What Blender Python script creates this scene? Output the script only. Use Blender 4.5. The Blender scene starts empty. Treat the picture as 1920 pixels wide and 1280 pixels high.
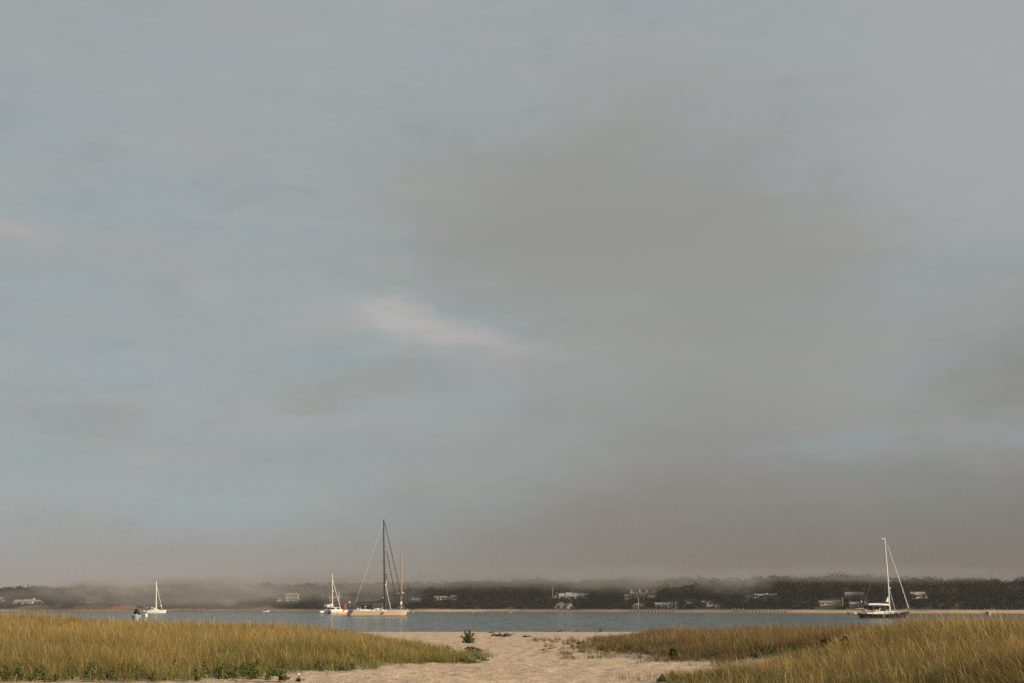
import bpy, math, random
import numpy as np
from mathutils import Vector

S = bpy.context.scene
COL = S.collection
random.seed(7)
R = math.radians

# ------------------------------------------------------------------ camera
FPX, CXP, CYP, HZ = 2667.0, 960.0, 640.0, 1137.0      # focal length and horizon row in pixels of the 1920x1280 photograph
ZC = 3.5                                              # camera height above the water
TH = math.atan((HZ - CYP) / FPX)
cam = bpy.data.cameras.new("camera")
cam.sensor_width = 36.0
cam.lens = FPX / 1920.0 * 36.0
cam.clip_start, cam.clip_end = 0.1, 20000
camo = bpy.data.objects.new("camera", cam)
COL.objects.link(camo)
camo.location = (0, 0, ZC)
camo.rotation_euler = (math.pi / 2 + TH, 0, 0)
S.camera = camo

def tan_el(py):
    return math.tan(TH + math.atan((CYP - py) / FPX))
def Y_at(py, z):                      # distance at which height z shows on row py
    return (z - ZC) / tan_el(py)
def Z_at(py, Y):
    return ZC + Y * tan_el(py)
def X_at(px, Y, py=HZ):
    v = (CYP - py) / FPX
    return (px - CXP) / FPX * Y / (math.cos(TH) - v * math.sin(TH))
def PX(x, y, z):                      # back to the photograph's pixels (used only to size house lots)
    el = np.arctan2(z - ZC, y)
    v = np.tan(el - TH)
    return CXP + FPX * x / y * (math.cos(TH) - v * math.sin(TH)), CYP - FPX * v

# ------------------------------------------------------------------ exposure, world, sun
EXPO = 0.7
S.view_settings.view_transform = 'Standard'
S.view_settings.look = 'None'
S.view_settings.exposure = EXPO
S.view_settings.gamma = 1.0
S.render.engine = 'CYCLES'
S.cycles.use_denoising = False
S.cycles.max_bounces = 6
S.cycles.transparent_max_bounces = 16
S.cycles.volume_bounces = 1
S.cycles.sample_clamp_indirect = 4.0
S.cycles.use_adaptive_sampling = False

SUN_EL, SUN_AZ = R(21), R(108)        # azimuth from +Y (view direction) clockwise: sun stands to the right, a little behind
sd = Vector((math.sin(SUN_AZ) * math.cos(SUN_EL), math.cos(SUN_AZ) * math.cos(SUN_EL), math.sin(SUN_EL)))
sl = bpy.data.lights.new("sun", 'SUN')
sl.energy = 4.2
sl.angle = R(0.6)
sl.color = (1.0, 0.80, 0.56)
so = bpy.data.objects.new("sun", sl)
COL.objects.link(so)
so.rotation_euler = (-sd).to_track_quat('-Z', 'Y').to_euler()
so.location = sd * 200

def lin(c):
    return tuple(((x / 255.0 + 0.055) / 1.055) ** 2.4 if x > 10 else x / 255.0 / 12.92 for x in c)

BG = 0.1
W = bpy.data.worlds.new("World")
S.world = W
W.use_nodes = True
nt = W.node_tree
nt.nodes.clear()
def N(t, **k):
    n = nt.nodes.new(t)
    for a, b in k.items():
        setattr(n, a, b)
    return n
def put(sock, v):
    if isinstance(v, (int, float)):
        sock.default_value = v
    elif isinstance(v, tuple):
        sock.default_value = v if len(v) == len(sock.default_value) else v + (1.0,)
    else:
        nt.links.new(v, sock)
def M(op, a, b=0.0, c=0.0):
    n = N('ShaderNodeMath', operation=op)
    put(n.inputs[0], a); put(n.inputs[1], b); put(n.inputs[2], c)
    return n.outputs[0]
def mixc(f, a, b):
    n = N('ShaderNodeMix', data_type='RGBA')
    n.clamp_factor = True
    put(n.inputs['Factor'], f)
    put(n.inputs[6], a); put(n.inputs[7], b)
    return n.outputs[2]
def smooth(v, lo, hi):
    n = N('ShaderNodeMapRange', interpolation_type='SMOOTHSTEP')
    put(n.inputs[0], v); put(n.inputs[1], lo); put(n.inputs[2], hi)
    return n.outputs[0]
def skyc(*c):                         # photographed colour -> radiance for this exposure
    return tuple(x / 2 ** EXPO / BG for x in lin(c)) + (1.0,)
tc = N('ShaderNodeTexCoord')
sx = N('ShaderNodeSeparateXYZ')
nt.links.new(tc.outputs['Generated'], sx.inputs[0])
az0 = M('ARCTAN2', sx.outputs[0], sx.outputs[1])
el0 = M('ARCSINE', sx.outputs[2])
def noise(sxx, syy, det=4.0, off=0.0, rough=0.55):
    cb = N('ShaderNodeCombineXYZ')
    put(cb.inputs[0], M('MULTIPLY', az0, sxx)); put(cb.inputs[1], M('MULTIPLY', el0, syy)); put(cb.inputs[2], off)
    n = N('ShaderNodeTexNoise')
    n.inputs['Scale'].default_value = 1.0
    n.inputs['Detail'].default_value = det
    n.inputs['Roughness'].default_value = rough
    nt.links.new(cb.outputs[0], n.inputs['Vector'])
    return n.outputs[0]
nA, nB, nC = noise(6, 18, 5, 0.3), noise(9, 14, 5, 5.7), noise(16, 55, 6, 9.1, 0.6)
AZ = M('ADD', M('ADD', az0, M('MULTIPLY', M('SUBTRACT', nB, 0.5), 0.17)), M('MULTIPLY', M('SUBTRACT', nC, 0.5), 0.07))
EL = M('ADD', M('ADD', el0, M('MULTIPLY', M('SUBTRACT', nA, 0.5), 0.085)), M('MULTIPLY', M('SUBTRACT', nC, 0.5), 0.045))
AZs = M('ADD', az0, M('MULTIPLY', M('SUBTRACT', nC, 0.5), 0.07))
ELs = M('ADD', el0, M('MULTIPLY', M('SUBTRACT', nC, 0.5), 0.030))
def dir_of(px, py):
    u, v = (px - CXP) / FPX, (CYP - py) / FPX
    d = Vector((u, math.cos(TH) - v * math.sin(TH), math.sin(TH) + v * math.cos(TH))).normalized()
    return math.atan2(d.x, d.y), math.asin(d.z)
def blob(px, py, sxp, syp, rot=0.0, fine=False):
    a, e = dir_of(px, py)
    A_, E_ = (AZs, ELs) if fine else (AZ, EL)
    dx, dy = M('SUBTRACT', A_, a), M('SUBTRACT', E_, e)
    c, s = math.cos(R(rot)), math.sin(R(rot))
    qx = M('DIVIDE', M('SUBTRACT', M('MULTIPLY', dx, c), M('MULTIPLY', dy, s)), sxp / 2700.0)
    qy = M('DIVIDE', M('ADD', M('MULTIPLY', dx, s), M('MULTIPLY', dy, c)), syp / 2700.0)
    q = M('ADD', M('MULTIPLY', qx, qx), M('MULTIPLY', qy, qy))
    return M('POWER', 2.71828, M('MULTIPLY', q, -1.0))
nish = N('ShaderNodeTexSky', sky_type='NISHITA')
nish.sun_disc = False
nish.sun_elevation = SUN_EL
nish.sun_rotation = SUN_AZ
c = mixc(smooth(el0, 0.0, 0.42), skyc(149, 165, 169), skyc(154, 164, 167))
c = mixc(0.97, nish.outputs[0], c)
# thin streaked veil
veil = smooth(noise(5, 26, 6, 2.2), 0.38, 0.70)
c = mixc(M('MULTIPLY', veil, 0.65), c, skyc(163, 166, 166))
c = mixc(M('MULTIPLY', smooth(noise(7, 30, 5, 14.2), 0.42, 0.72), 0.40), c, skyc(163, 162, 159))
c = mixc(M('MULTIPLY', smooth(noise(9, 75, 5, 21.7, 0.65), 0.46, 0.74), 0.35), c, skyc(167, 169, 169))
def add_blob(col, amt, *a, fine=False):
    global c
    c = mixc(M('MULTIPLY', blob(*a, fine=fine), amt), c, skyc(*col))
mot = noise(26, 60, 6, 33.3, 0.6)
c = mixc(M('MULTIPLY', smooth(mot, 0.48, 0.72), 0.28), c, skyc(170, 170, 168))
c = mixc(M('MULTIPLY', smooth(noise(18, 44, 6, 41.0, 0.6), 0.50, 0.74), 0.22), c, skyc(138, 142, 143))
# pale upper right and top
add_blob((166, 168, 170), 0.8, 1850, 150, 420, 330)
add_blob((163, 166, 168), 0.5, 500, 60, 500, 160)
# the brown-grey mass in the middle and right
add_blob((147, 145, 140), 0.58, 1170, 330, 330, 190, -12)
add_blob((145, 143, 138), 0.55, 1120, 470, 420, 150, 10)
add_blob((148, 147, 143), 0.60, 1430, 540, 380, 210, 0)
add_blob((149, 148, 143), 0.42, 1300, 760, 300, 150, 0)
add_blob((155, 157, 157), 0.40, 1600, 740, 240, 80, 0)
add_blob((128, 122, 115), 0.50, 1970, 690, 190, 150, 0)
add_blob((143, 139, 133), 0.50, 1250, 880, 230, 130, 0)
add_blob((147, 145, 140), 0.18, 1010, 480, 170, 220, 0)
add_blob((153, 152, 148), 0.55, 600, 705, 140, 45, 0)
add_blob((152, 151, 147), 0.45, 760, 715, 160, 45, 0)
add_blob((150, 150, 147), 0.5, 150, 790, 150, 40, 0)
add_blob((154, 155, 153), 0.5, 700, 860, 460, 60, 0)
add_blob((160, 161, 159), 0.5, 380, 495, 420, 28, 0)
# bright small clouds
add_blob((188, 184, 181), 0.78, 750, 597, 95, 32, 12, fine=True)
add_blob((180, 176, 173), 0.72, 865, 634, 130, 24, 9, fine=True)
add_blob((168, 167, 166), 0.65, 610, 606, 110, 15, -6, fine=True)
add_blob((176, 172, 171), 0.75, 25, 430, 65, 22, 8, fine=True)
# fog bank along the horizon: pale on the left, brown-grey on the right
side = smooth(az0, -0.36, 0.42)
fogc = mixc(side, skyc(157, 149, 142), skyc(104, 95, 85))
topl = M('ADD', 0.076, M('MULTIPLY', side, 0.050))
topw = M('ADD', topl, M('MULTIPLY', M('SUBTRACT', nA, 0.5), 0.09))
topw = M('ADD', topw, M('MULTIPLY', M('SUBTRACT', nB, 0.5), 0.03))
fogf = smooth(el0, topw, M('MULTIPLY', topw, 0.12))
c = mixc(M('MULTIPLY', fogf, 0.93), c, fogc)
fog2 = smooth(el0, M('ADD', 0.20, M('MULTIPLY', M('SUBTRACT', nB, 0.5), 0.14)), 0.02)
c = mixc(M('MULTIPLY', M('MULTIPLY', fog2, smooth(az0, -0.20, 0.22)), 0.66), c, skyc(126, 119, 111))
add_blob((146, 159, 164), 0.42, 1580, 842, 150, 16, 0)
add_blob((145, 157, 162), 0.45, 1890, 826, 70, 12, 0)
# below the horizon the world is dull water-grey
c = mixc(smooth(el0, 0.0, -0.05), c, skyc(95, 95, 92))
bgn = N('ShaderNodeBackground')
bgn.inputs['Strength'].default_value = BG
nt.links.new(c, bgn.inputs['Color'])
wo = N('ShaderNodeOutputWorld')
nt.links.new(bgn.outputs[0], wo.inputs['Surface'])

# ------------------------------------------------------------------ materials
MATS = {}
def mat(name, col, rough=0.6, metal=0.0, var=0.12, scale=3.0, bump=0.0, spec=0.5):
    if name in MATS:
        return MATS[name]
    m = bpy.data.materials.new(name)
    m.use_nodes = True
    t = m.node_tree
    b = t.nodes['Principled BSDF']
    b.inputs['Roughness'].default_value = rough
    b.inputs['Metallic'].default_value = metal
    b.inputs['Specular IOR Level'].default_value = spec
    tcn = t.nodes.new('ShaderNodeTexCoord')
    nz = t.nodes.new('ShaderNodeTexNoise')
    nz.inputs['Scale'].default_value = scale
    nz.inputs['Detail'].default_value = 5
    t.links.new(tcn.outputs['Object'], nz.inputs['Vector'])
    mx = t.nodes.new('ShaderNodeMix'); mx.data_type = 'RGBA'
    t.links.new(nz.outputs[0], mx.inputs['Factor'])
    lo = tuple(max(0, x * (1 - 2 * var)) for x in col) + (1,)
    hi = tuple(min(1, x * (1 + 2 * var)) for x in col) + (1,)
    mx.inputs[6].default_value = lo
    mx.inputs[7].default_value = hi
    t.links.new(mx.outputs[2], b.inputs['Base Color'])
    if bump:
        bp = t.nodes.new('ShaderNodeBump')
        bp.inputs['Strength'].default_value = bump
        bp.inputs['Distance'].default_value = 0.05
        t.links.new(nz.outputs[0], bp.inputs['Height'])
        t.links.new(bp.outputs[0], b.inputs['Normal'])
    MATS[name] = m
    return m

def attr_mat(name, attr, rough=0.7, transl=0.0, spec=0.2, noise_scale=0.0):
    m = bpy.data.materials.new(name)
    m.use_nodes = True
    t = m.node_tree
    b = t.nodes['Principled BSDF']
    b.inputs['Roughness'].default_value = rough
    b.inputs['Specular IOR Level'].default_value = spec
    a = t.nodes.new('ShaderNodeAttribute')
    a.attribute_name = attr
    src = a.outputs['Color']
    if noise_scale:
        nz = t.nodes.new('ShaderNodeTexNoise')
        nz.inputs['Scale'].default_value = noise_scale
        nz.inputs['Detail'].default_value = 6
        tcn = t.nodes.new('ShaderNodeTexCoord')
        t.links.new(tcn.outputs['Object'], nz.inputs['Vector'])
        mr = t.nodes.new('ShaderNodeMapRange')
        mr.inputs[3].default_value = 0.6; mr.inputs[4].default_value = 1.4
        t.links.new(nz.outputs[0], mr.inputs[0])
        mx = t.nodes.new('ShaderNodeMix'); mx.data_type = 'RGBA'; mx.blend_type = 'MULTIPLY'
        mx.inputs['Factor'].default_value = 1.0
        t.links.new(src, mx.inputs[6]); t.links.new(mr.outputs[0], mx.inputs[7])
        src = mx.outputs[2]
    t.links.new(src, b.inputs['Base Color'])
    if transl:
        tr = t.nodes.new('ShaderNodeBsdfTranslucent')
        t.links.new(src, tr.inputs['Color'])
        ms = t.nodes.new('ShaderNodeMixShader')
        ms.inputs[0].default_value = transl
        t.links.new(b.outputs[0], ms.inputs[1]); t.links.new(tr.outputs[0], ms.inputs[2])
        t.links.new(ms.outputs[0], t.nodes['Material Output'].inputs['Surface'])
    return m

# ------------------------------------------------------------------ mesh helpers
class MB:
    def __init__(self):
        self.v, self.f = [], []
    def add(self, vs, fs):
        o = len(self.v)
        self.v += [tuple(p) for p in vs]
        self.f += [tuple(i + o for i in q) for q in fs]
        return self
    def box(self, x0, x1, y0, y1, z0, z1):
        return self.add([(x0, y0, z0), (x1, y0, z0), (x1, y1, z0), (x0, y1, z0), (x0, y0, z1), (x1, y0, z1), (x1, y1, z1), (x0, y1, z1)],
                        [(0, 3, 2, 1), (4, 5, 6, 7), (0, 1, 5, 4), (1, 2, 6, 5), (2, 3, 7, 6), (3, 0, 4, 7)])
    def rings(self, rs, caps=True, closed=True):
        n = len(rs[0]); vs = [p for r in rs for p in r]; fs = []
        for i in range(len(rs) - 1):
            for j in range(n if closed else n - 1):
                k = (j + 1) % n
                fs.append((i * n + j, i * n + k, (i + 1) * n + k, (i + 1) * n + j))
        if caps:
            fs.append(tuple(range(n - 1, -1, -1)))
            fs.append(tuple((len(rs) - 1) * n + j for j in range(n)))
        return self.add(vs, fs)
    def tube(self, pts, rad, n=7):
        pts = [Vector(p) for p in pts]
        if not isinstance(rad, (list, tuple)):
            rad = [rad] * len(pts)
        rs = []
        for i, p in enumerate(pts):
            d = (pts[min(i + 1, len(pts) - 1)] - pts[max(i - 1, 0)])
            d = d.normalized() if d.length > 1e-9 else Vector((0, 0, 1))
            a = d.orthogonal().normalized() if abs(d.z) < 0.95 else d.cross(Vector((0, 1, 0))).normalized()
            if abs(d.z) < 0.95:
                a = d.cross(Vector((0, 0, 1))).normalized()
            b = d.cross(a)
            rs.append([p + (a * math.cos(2 * math.pi * k / n) + b * math.sin(2 * math.pi * k / n)) * rad[i] for k in range(n)])
        return self.rings(rs)
    def lathe(self, prof, c=(0, 0, 0), n=14):
        rs = [[(c[0] + r * math.cos(2 * math.pi * k / n), c[1] + r * math.sin(2 * math.pi * k / n), c[2] + z) for k in range(n)] for r, z in prof]
        return self.rings(rs)
    def ball(self, c, rx, ry=None, rz=None, n=10, m=7):
        ry = ry or rx; rz = rz or rx
        rs = []
        for i in range(m + 1):
            a = -math.pi / 2 + math.pi * i / m
            rr = max(math.cos(a), 0.02)
            rs.append([(c[0] + rx * rr * math.cos(2 * math.pi * k / n), c[1] + ry * rr * math.sin(2 * math.pi * k / n), c[2] + rz * math.sin(a)) for k in range(n)])
        return self.rings(rs)
    def prism(self, prof, y0, y1):                     # profile in x,z pushed along y
        n = len(prof)
        return self.add([(x, y0, z) for x, z in prof] + [(x, y1, z) for x, z in prof],
                        [tuple(range(n)), tuple(range(2 * n - 1, n - 1, -1))] + [(i, i + n, (i + 1) % n + n, (i + 1) % n) for i in range(n)])
    def prism_x(self, prof, x0, x1):                   # profile in y,z pushed along x
        n = len(prof)
        return self.add([(x0, y, z) for y, z in prof] + [(x1, y, z) for y, z in prof],
                        [tuple(range(n)), tuple(range(2 * n - 1, n - 1, -1))] + [(i, i + n, (i + 1) % n + n, (i + 1) % n) for i in range(n)])
    def build(self, name, m, parent=None, smooth=False, fix=True):
        me = bpy.data.meshes.new(name)
        me.from_pydata(self.v, [], self.f)
        if fix:
            import bmesh
            bm = bmesh.new(); bm.from_mesh(me)
            bmesh.ops.recalc_face_normals(bm, faces=bm.faces)
            bm.to_mesh(me); bm.free()
        me.materials.append(m)
        if smooth:
            me.polygons.foreach_set('use_smooth', [True] * len(me.polygons))
        o = bpy.data.objects.new(name, me)
        COL.objects.link(o)
        if parent:
            o.parent = parent
        return o

def tag(o, label=None, cat=None, group=None, kind=None):
    if label: o['label'] = label
    if cat: o['category'] = cat
    if group: o['group'] = group
    if kind: o['kind'] = kind
    return o
def thing(name, label, cat, loc, rz=0.0, group=None):
    o = bpy.data.objects.new(name, None)
    o.empty_display_size = 0.3
    COL.objects.link(o)
    o.location = loc
    o.rotation_euler = (0, 0, rz)
    return tag(o, label, cat, group)

def raw_mesh(name, verts, faces_by_size, m, colors=None, attr='col', smooth=False):
    """numpy arrays -> mesh; faces_by_size: list of (k, n) int arrays"""
    me = bpy.data.meshes.new(name)
    me.vertices.add(len(verts))
    me.vertices.foreach_set('co', np.ascontiguousarray(verts, np.float32).ravel())
    loops = np.concatenate([f.ravel() for f in faces_by_size]).astype(np.int32)
    tot = np.concatenate([np.full(len(f), f.shape[1], np.int32) for f in faces_by_size])
    start = np.concatenate([[0], np.cumsum(tot)[:-1]]).astype(np.int32)
    me.loops.add(len(loops))
    me.loops.foreach_set('vertex_index', loops)
    me.polygons.add(len(tot))
    me.polygons.foreach_set('loop_start', start)
    if smooth:
        me.polygons.foreach_set('use_smooth', np.ones(len(tot), bool))
    me.update(calc_edges=True)
    if colors is not None:
        a = me.attributes.new(attr, 'FLOAT_COLOR', 'POINT')
        cc = np.ones((len(verts), 4), np.float32); cc[:, :3] = colors
        a.data.foreach_set('color', cc.ravel())
    me.materials.append(m)
    o = bpy.data.objects.new(name, me)
    COL.objects.link(o)
    return o

# ------------------------------------------------------------------ numpy noise and terrain
def hash2(i, j, s):
    h = (i.astype(np.int64) * 374761393 + j.astype(np.int64) * 668265263 + s * 974634551) & 0x7fffffff
    h = ((h ^ (h >> 13)) * 1274126177) & 0x7fffffff
    return ((h ^ (h >> 16)) & 0xffff) / 65535.0
def vnoise(x, y, s=0):
    x = np.asarray(x, float); y = np.asarray(y, float)
    i, j = np.floor(x), np.floor(y)
    fx, fy = x - i, y - j
    fx = fx * fx * (3 - 2 * fx); fy = fy * fy * (3 - 2 * fy)
    i = i.astype(np.int64); j = j.astype(np.int64)
    a, b, c_, d = hash2(i, j, s), hash2(i + 1, j, s), hash2(i, j + 1, s), hash2(i + 1, j + 1, s)
    return (a * (1 - fx) + b * fx) * (1 - fy) + (c_ * (1 - fx) + d * fx) * fy
def fbm(x, y, s=0, o=4):
    t, a, n = 0, 0.5, 0
    for k in range(o):
        t = t + a * vnoise(x * 2 ** k, y * 2 ** k, s + k * 17); n += a; a *= 0.5
    return t / n
def sst(v, a, b):
    t = np.clip((v - a) / (b - a), 0, 1)
    return t * t * (3 - 2 * t)
def sdist(x, y, poly):                                   # > 0 inside
    x = np.asarray(x, float); y = np.asarray(y, float)
    d = np.full(x.shape, 1e9); ins = np.zeros(x.shape, bool)
    n = len(poly)
    for k in range(n):
        x0, y0 = poly[k]; x1, y1 = poly[(k + 1) % n]
        ex, ey = x1 - x0, y1 - y0
        t = np.clip(((x - x0) * ex + (y - y0) * ey) / (ex * ex + ey * ey), 0, 1)
        d = np.minimum(d, np.hypot(x - x0 - t * ex, y - y0 - t * ey))
        cnd = ((y0 > y) != (y1 > y))
        with np.errstate(divide='ignore', invalid='ignore'):
            xi = (x1 - x0) * (y - y0) / (y1 - y0 if y1 != y0 else 1e-9) + x0
        ins ^= cnd & (x < xi)
    return np.where(ins, d, -d)

LEFT = [(-60, 30), (-22, 31.5), (-12, 32.6), (-7.5, 33.2), (-5.3, 36.2), (-3.9, 39.5), (-2.7, 41.5), (-1.2, 44.5), (-1.4, 48.5), (-2.6, 54), (-4.6, 64), (-7.2, 76), (-12, 81), (-22, 80), (-60, 80)]
MIDR = [(4.2, 74), (4.0, 66), (3.6, 58), (4.3, 50), (5.2, 45.5), (7.6, 42.5), (14, 42), (30, 45), (60, 50), (60, 82), (30, 82), (14, 80), (7, 78)]
FORE = [(3.4, 31.6), (4.0, 28.5), (6, 22), (9, 15), (20, 10), (60, 10), (60, 62), (26, 58), (14, 50), (9, 43), (7.4, 40.5), (5.6, 38), (4.6, 35)]

def H(x, y):
    x = np.asarray(x, float); y = np.asarray(y, float)
    z = 1.85 + 0.06 * (fbm(x / 9, y / 9, 3) - 0.5)
    z = z - 2.9 * sst(y, 97, 165) - 1.2 * sst(y, 160, 230)
    dl = sdist(x, y, LEFT)
    z = z + 0.33 * sst(dl, -1, 14) + 0.56 * sst(-x, 16, 27) * sst(dl, 0, 14) * sst(80 - y, 0, 12)
    ins = sst(sdist(x, y, MIDR), -1, 10)
    z = z + 0.10 * ins + 0.15 * ins * sst(x, 12, 22)
    fo = sst(x, 5.6, 11.6) * sst(y, 8, 24) * (1 - sst(y, 40, 56)) * (0.75 + 0.25 * fbm(x / 3, y / 3, 21))
    z = z + 0.83 * fo
    veg = np.maximum(np.maximum(dl, sdist(x, y, MIDR)), sdist(x, y, FORE))
    z = z + sst(veg, -1, 2) * 0.14 * (fbm(x / 2.2, y / 2.2, 8) - 0.5)
    return z
def foot(x, y):                                          # trodden sand: shallow pits and ridges
    a = np.abs(vnoise(x / 0.24, y / 0.30, 31) - 0.5)
    b = fbm(x / 0.42, y / 0.5, 41, 3)
    c_ = fbm(x / 2.2, y / 2.6, 43, 2)
    return 0.06 * a + 0.105 * (b - 0.5) + 0.04 * (c_ - 0.5)

# ------------------------------------------------------------------ beach
def axis(segs):
    out = []
    for a, b, st in segs:
        out.append(np.arange(a, b, st))
    return np.concatenate(out + [[segs[-1][1]]])
xs = axis([(-320, -80, 20), (-80, -32, 3), (-32, -8, 0.5), (-8, 12, 0.10), (12, 32, 0.5), (32, 80, 3), (80, 320, 20)])
ys = axis([(-60, 8, 4), (8, 28, 1), (28, 62, 0.10), (62, 112, 0.2), (112, 170, 3), (170, 260, 15)])
gx, gy = np.meshgrid(xs, ys)
zz = H(gx, gy)
near = (np.abs(gx - 1) < 34) & (gy > 8) & (gy < 112)
zz = zz + np.where(near, foot(gx, gy) - 0.05, 0)
nx_, ny_ = len(xs), len(ys)
idx = np.arange(nx_ * ny_).reshape(ny_, nx_)
quads = np.stack([idx[:-1, :-1].ravel(), idx[:-1, 1:].ravel(), idx[1:, 1:].ravel(), idx[1:, :-1].ravel()], 1)
sand = bpy.data.materials.new("beach_sand"); sand.use_nodes = True
t = sand.node_tree; b = t.nodes['Principled BSDF']
b.inputs['Roughness'].default_value = 0.95
b.inputs['Specular IOR Level'].default_value = 0.15
tcn = t.nodes.new('ShaderNodeTexCoord')
def tnoise(sc, det=5, rough=0.6):
    n = t.nodes.new('ShaderNodeTexNoise')
    n.inputs['Scale'].default_value = sc; n.inputs['Detail'].default_value = det; n.inputs['Roughness'].default_value = rough
    t.links.new(tcn.outputs['Object'], n.inputs['Vector'])
    return n.outputs[0]
def tmix(f, a, b2, mode='MIX'):
    n = t.nodes.new('ShaderNodeMix'); n.data_type = 'RGBA'; n.blend_type = mode
    for s_, v_ in ((n.inputs['Factor'], f), (n.inputs[6], a), (n.inputs[7], b2)):
        if isinstance(v_, (int, float, tuple)): s_.default_value = v_
        else: t.links.new(v_, s_)
    return n.outputs[2]
def tramp(v, lo, hi):
    n = t.nodes.new('ShaderNodeMapRange'); n.interpolation_type = 'SMOOTHSTEP'
    t.links.new(v, n.inputs[0]); n.inputs[1].default_value = lo; n.inputs[2].default_value = hi
    return n.outputs[0]
cS = tmix(tramp(tnoise(0.35, 6), 0.3, 0.7), (0.44, 0.345, 0.25, 1), (0.53, 0.42, 0.31, 1))
cS = tmix(tramp(tnoise(14, 4), 0.35, 0.75), cS, (0.30, 0.225, 0.16, 1))
cS = tmix(tramp(tnoise(3.2, 6, 0.7), 0.62, 0.70), cS, (0.19, 0.135, 0.085, 1))
cS = tmix(tramp(tnoise(7.5, 3), 0.62, 0.70), cS, (0.25, 0.18, 0.12, 1))     # scattered wrack and dry leaf bits
cS = tmix(tramp(tnoise(22, 3), 0.72, 0.78), cS, (0.62, 0.55, 0.46, 1))       # shell specks
t.links.new(cS, b.inputs['Base Color'])
bp = t.nodes.new('ShaderNodeBump'); bp.inputs['Strength'].default_value = 0.7; bp.inputs['Distance'].default_value = 0.05
t.links.new(tnoise(9, 5), bp.inputs['Height']); t.links.new(bp.outputs[0], b.inputs['Normal'])
beach = raw_mesh('beach', np.stack([gx.ravel(), gy.ravel(), zz.ravel()], 1), [quads], sand, smooth=True)
tag(beach, 'pale trodden sand beach running down to the harbour water', 'beach', kind='structure')

# ------------------------------------------------------------------ water
wm = bpy.data.materials.new("harbour_water"); wm.use_nodes = True
t = wm.node_tree; b = t.nodes['Principled BSDF']
b.inputs['Base Color'].default_value = (0.030, 0.050, 0.058, 1)
b.inputs['Roughness'].default_value = 0.10
b.inputs['IOR'].default_value = 1.33
tcn = t.nodes.new('ShaderNodeTexCoord')
def mapped(sx_, sy_):
    mp = t.nodes.new('ShaderNodeMapping')
    mp.inputs['Scale'].default_value = (sx_, sy_, 1)
    t.links.new(tcn.outputs['Object'], mp.inputs['Vector'])
    return mp.outputs[0]
def wn(vec, sc, det):
    n = t.nodes.new('ShaderNodeTexNoise')
    n.inputs['Scale'].default_value = sc; n.inputs['Detail'].default_value = det
    t.links.new(vec, n.inputs['Vector'])
    return n.outputs[0]
n1 = wn(mapped(0.26, 0.060), 1.0, 4)
n2 = wn(mapped(1.0, 0.35), 1.0, 3)
ad = t.nodes.new('ShaderNodeMath'); ad.operation = 'MULTIPLY_ADD'
t.links.new(n2, ad.inputs[0]); ad.inputs[1].default_value = 0.35; t.links.new(n1, ad.inputs[2])
bp = t.nodes.new('ShaderNodeBump'); bp.inputs['Strength'].default_value = 1.0; bp.inputs['Distance'].default_value = 5.0
t.links.new(ad.outputs[0], bp.inputs['Height']); t.links.new(bp.outputs[0], b.inputs['Normal'])
mx = t.nodes.new('ShaderNodeMix'); mx.data_type = 'RGBA'
t.links.new(wn(mapped(0.16, 0.022), 1.0, 5), mx.inputs['Factor'])
mx.inputs[6].default_value = (0.030, 0.056, 0.062, 1); mx.inputs[7].default_value = (0.075, 0.118, 0.126, 1)
t.links.new(mx.outputs[2], b.inputs['Base Color'])
mrr = t.nodes.new('ShaderNodeMapRange'); mrr.interpolation_type = 'SMOOTHSTEP'
wa = t.nodes.new('ShaderNodeMath'); wa.operation = 'ADD'
t.links.new(wn(mapped(0.42, 0.045), 1.0, 3), wa.inputs[0]); t.links.new(wn(mapped(0.17, 0.013), 1.0, 3), wa.inputs[1])
t.links.new(wa.outputs[0], mrr.inputs[0])
mrr.inputs[1].default_value = 0.86; mrr.inputs[2].default_value = 1.10; mrr.inputs[3].default_value = 0.12; mrr.inputs[4].default_value = 0.70
t.links.new(mrr.outputs[0], b.inputs['Specular IOR Level'])
water = MB().add([(-1300, 118, 0), (1300, 118, 0), (1300, 1500, 0), (-1300, 1500, 0)], [(0, 1, 2, 3)]).build('water', wm)
tag(water, 'rippled grey blue harbour water between the beach and the far shore', 'water', kind='structure')

# ------------------------------------------------------------------ far shore
SH = [(-400, 1145.0), (0, 1145.0), (300, 1145.0), (420, 1144.7), (800, 1146.0), (1000, 1146.1), (1100, 1146.3), (1300, 1147.2), (1500, 1148.0), (1800, 1148.7), (2400, 1149.0)]
shY = np.array([Y_at(p, 0.0) for _, p in SH])
shX = np.array([X_at(px, yy) for (px, _), yy in zip(SH, shY)])
def Yshore(x): return np.interp(x, shX, shY)
SKY = [(-300, 1105), (0, 1103), (60, 1104), (100, 1106), (150, 1103), (215, 1102), (250, 1106), (300, 1101), (400, 1100), (500, 1099), (600, 1098), (700, 1097), (800, 1096), (900, 1094), (985, 1092), (1015, 1089), (1045, 1090), (1065, 1095), (1150, 1092), (1240, 1091), (1330, 1089), (1380, 1093), (1430, 1085), (1470, 1088), (1560, 1085), (1640, 1086), (1700, 1090), (1800, 1088), (1850, 1084), (1875, 1089), (1920, 1087), (2300, 1086)]
skX, skZ = [], []
for px, py in SKY:
    yy = float(np.interp(px, [s[0] for s in SH], shY)) + 140
    skX.append(X_at(px, yy)); skZ.append(Z_at(py, yy))
def ztop(x): return np.interp(x, skX, skZ)
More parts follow.
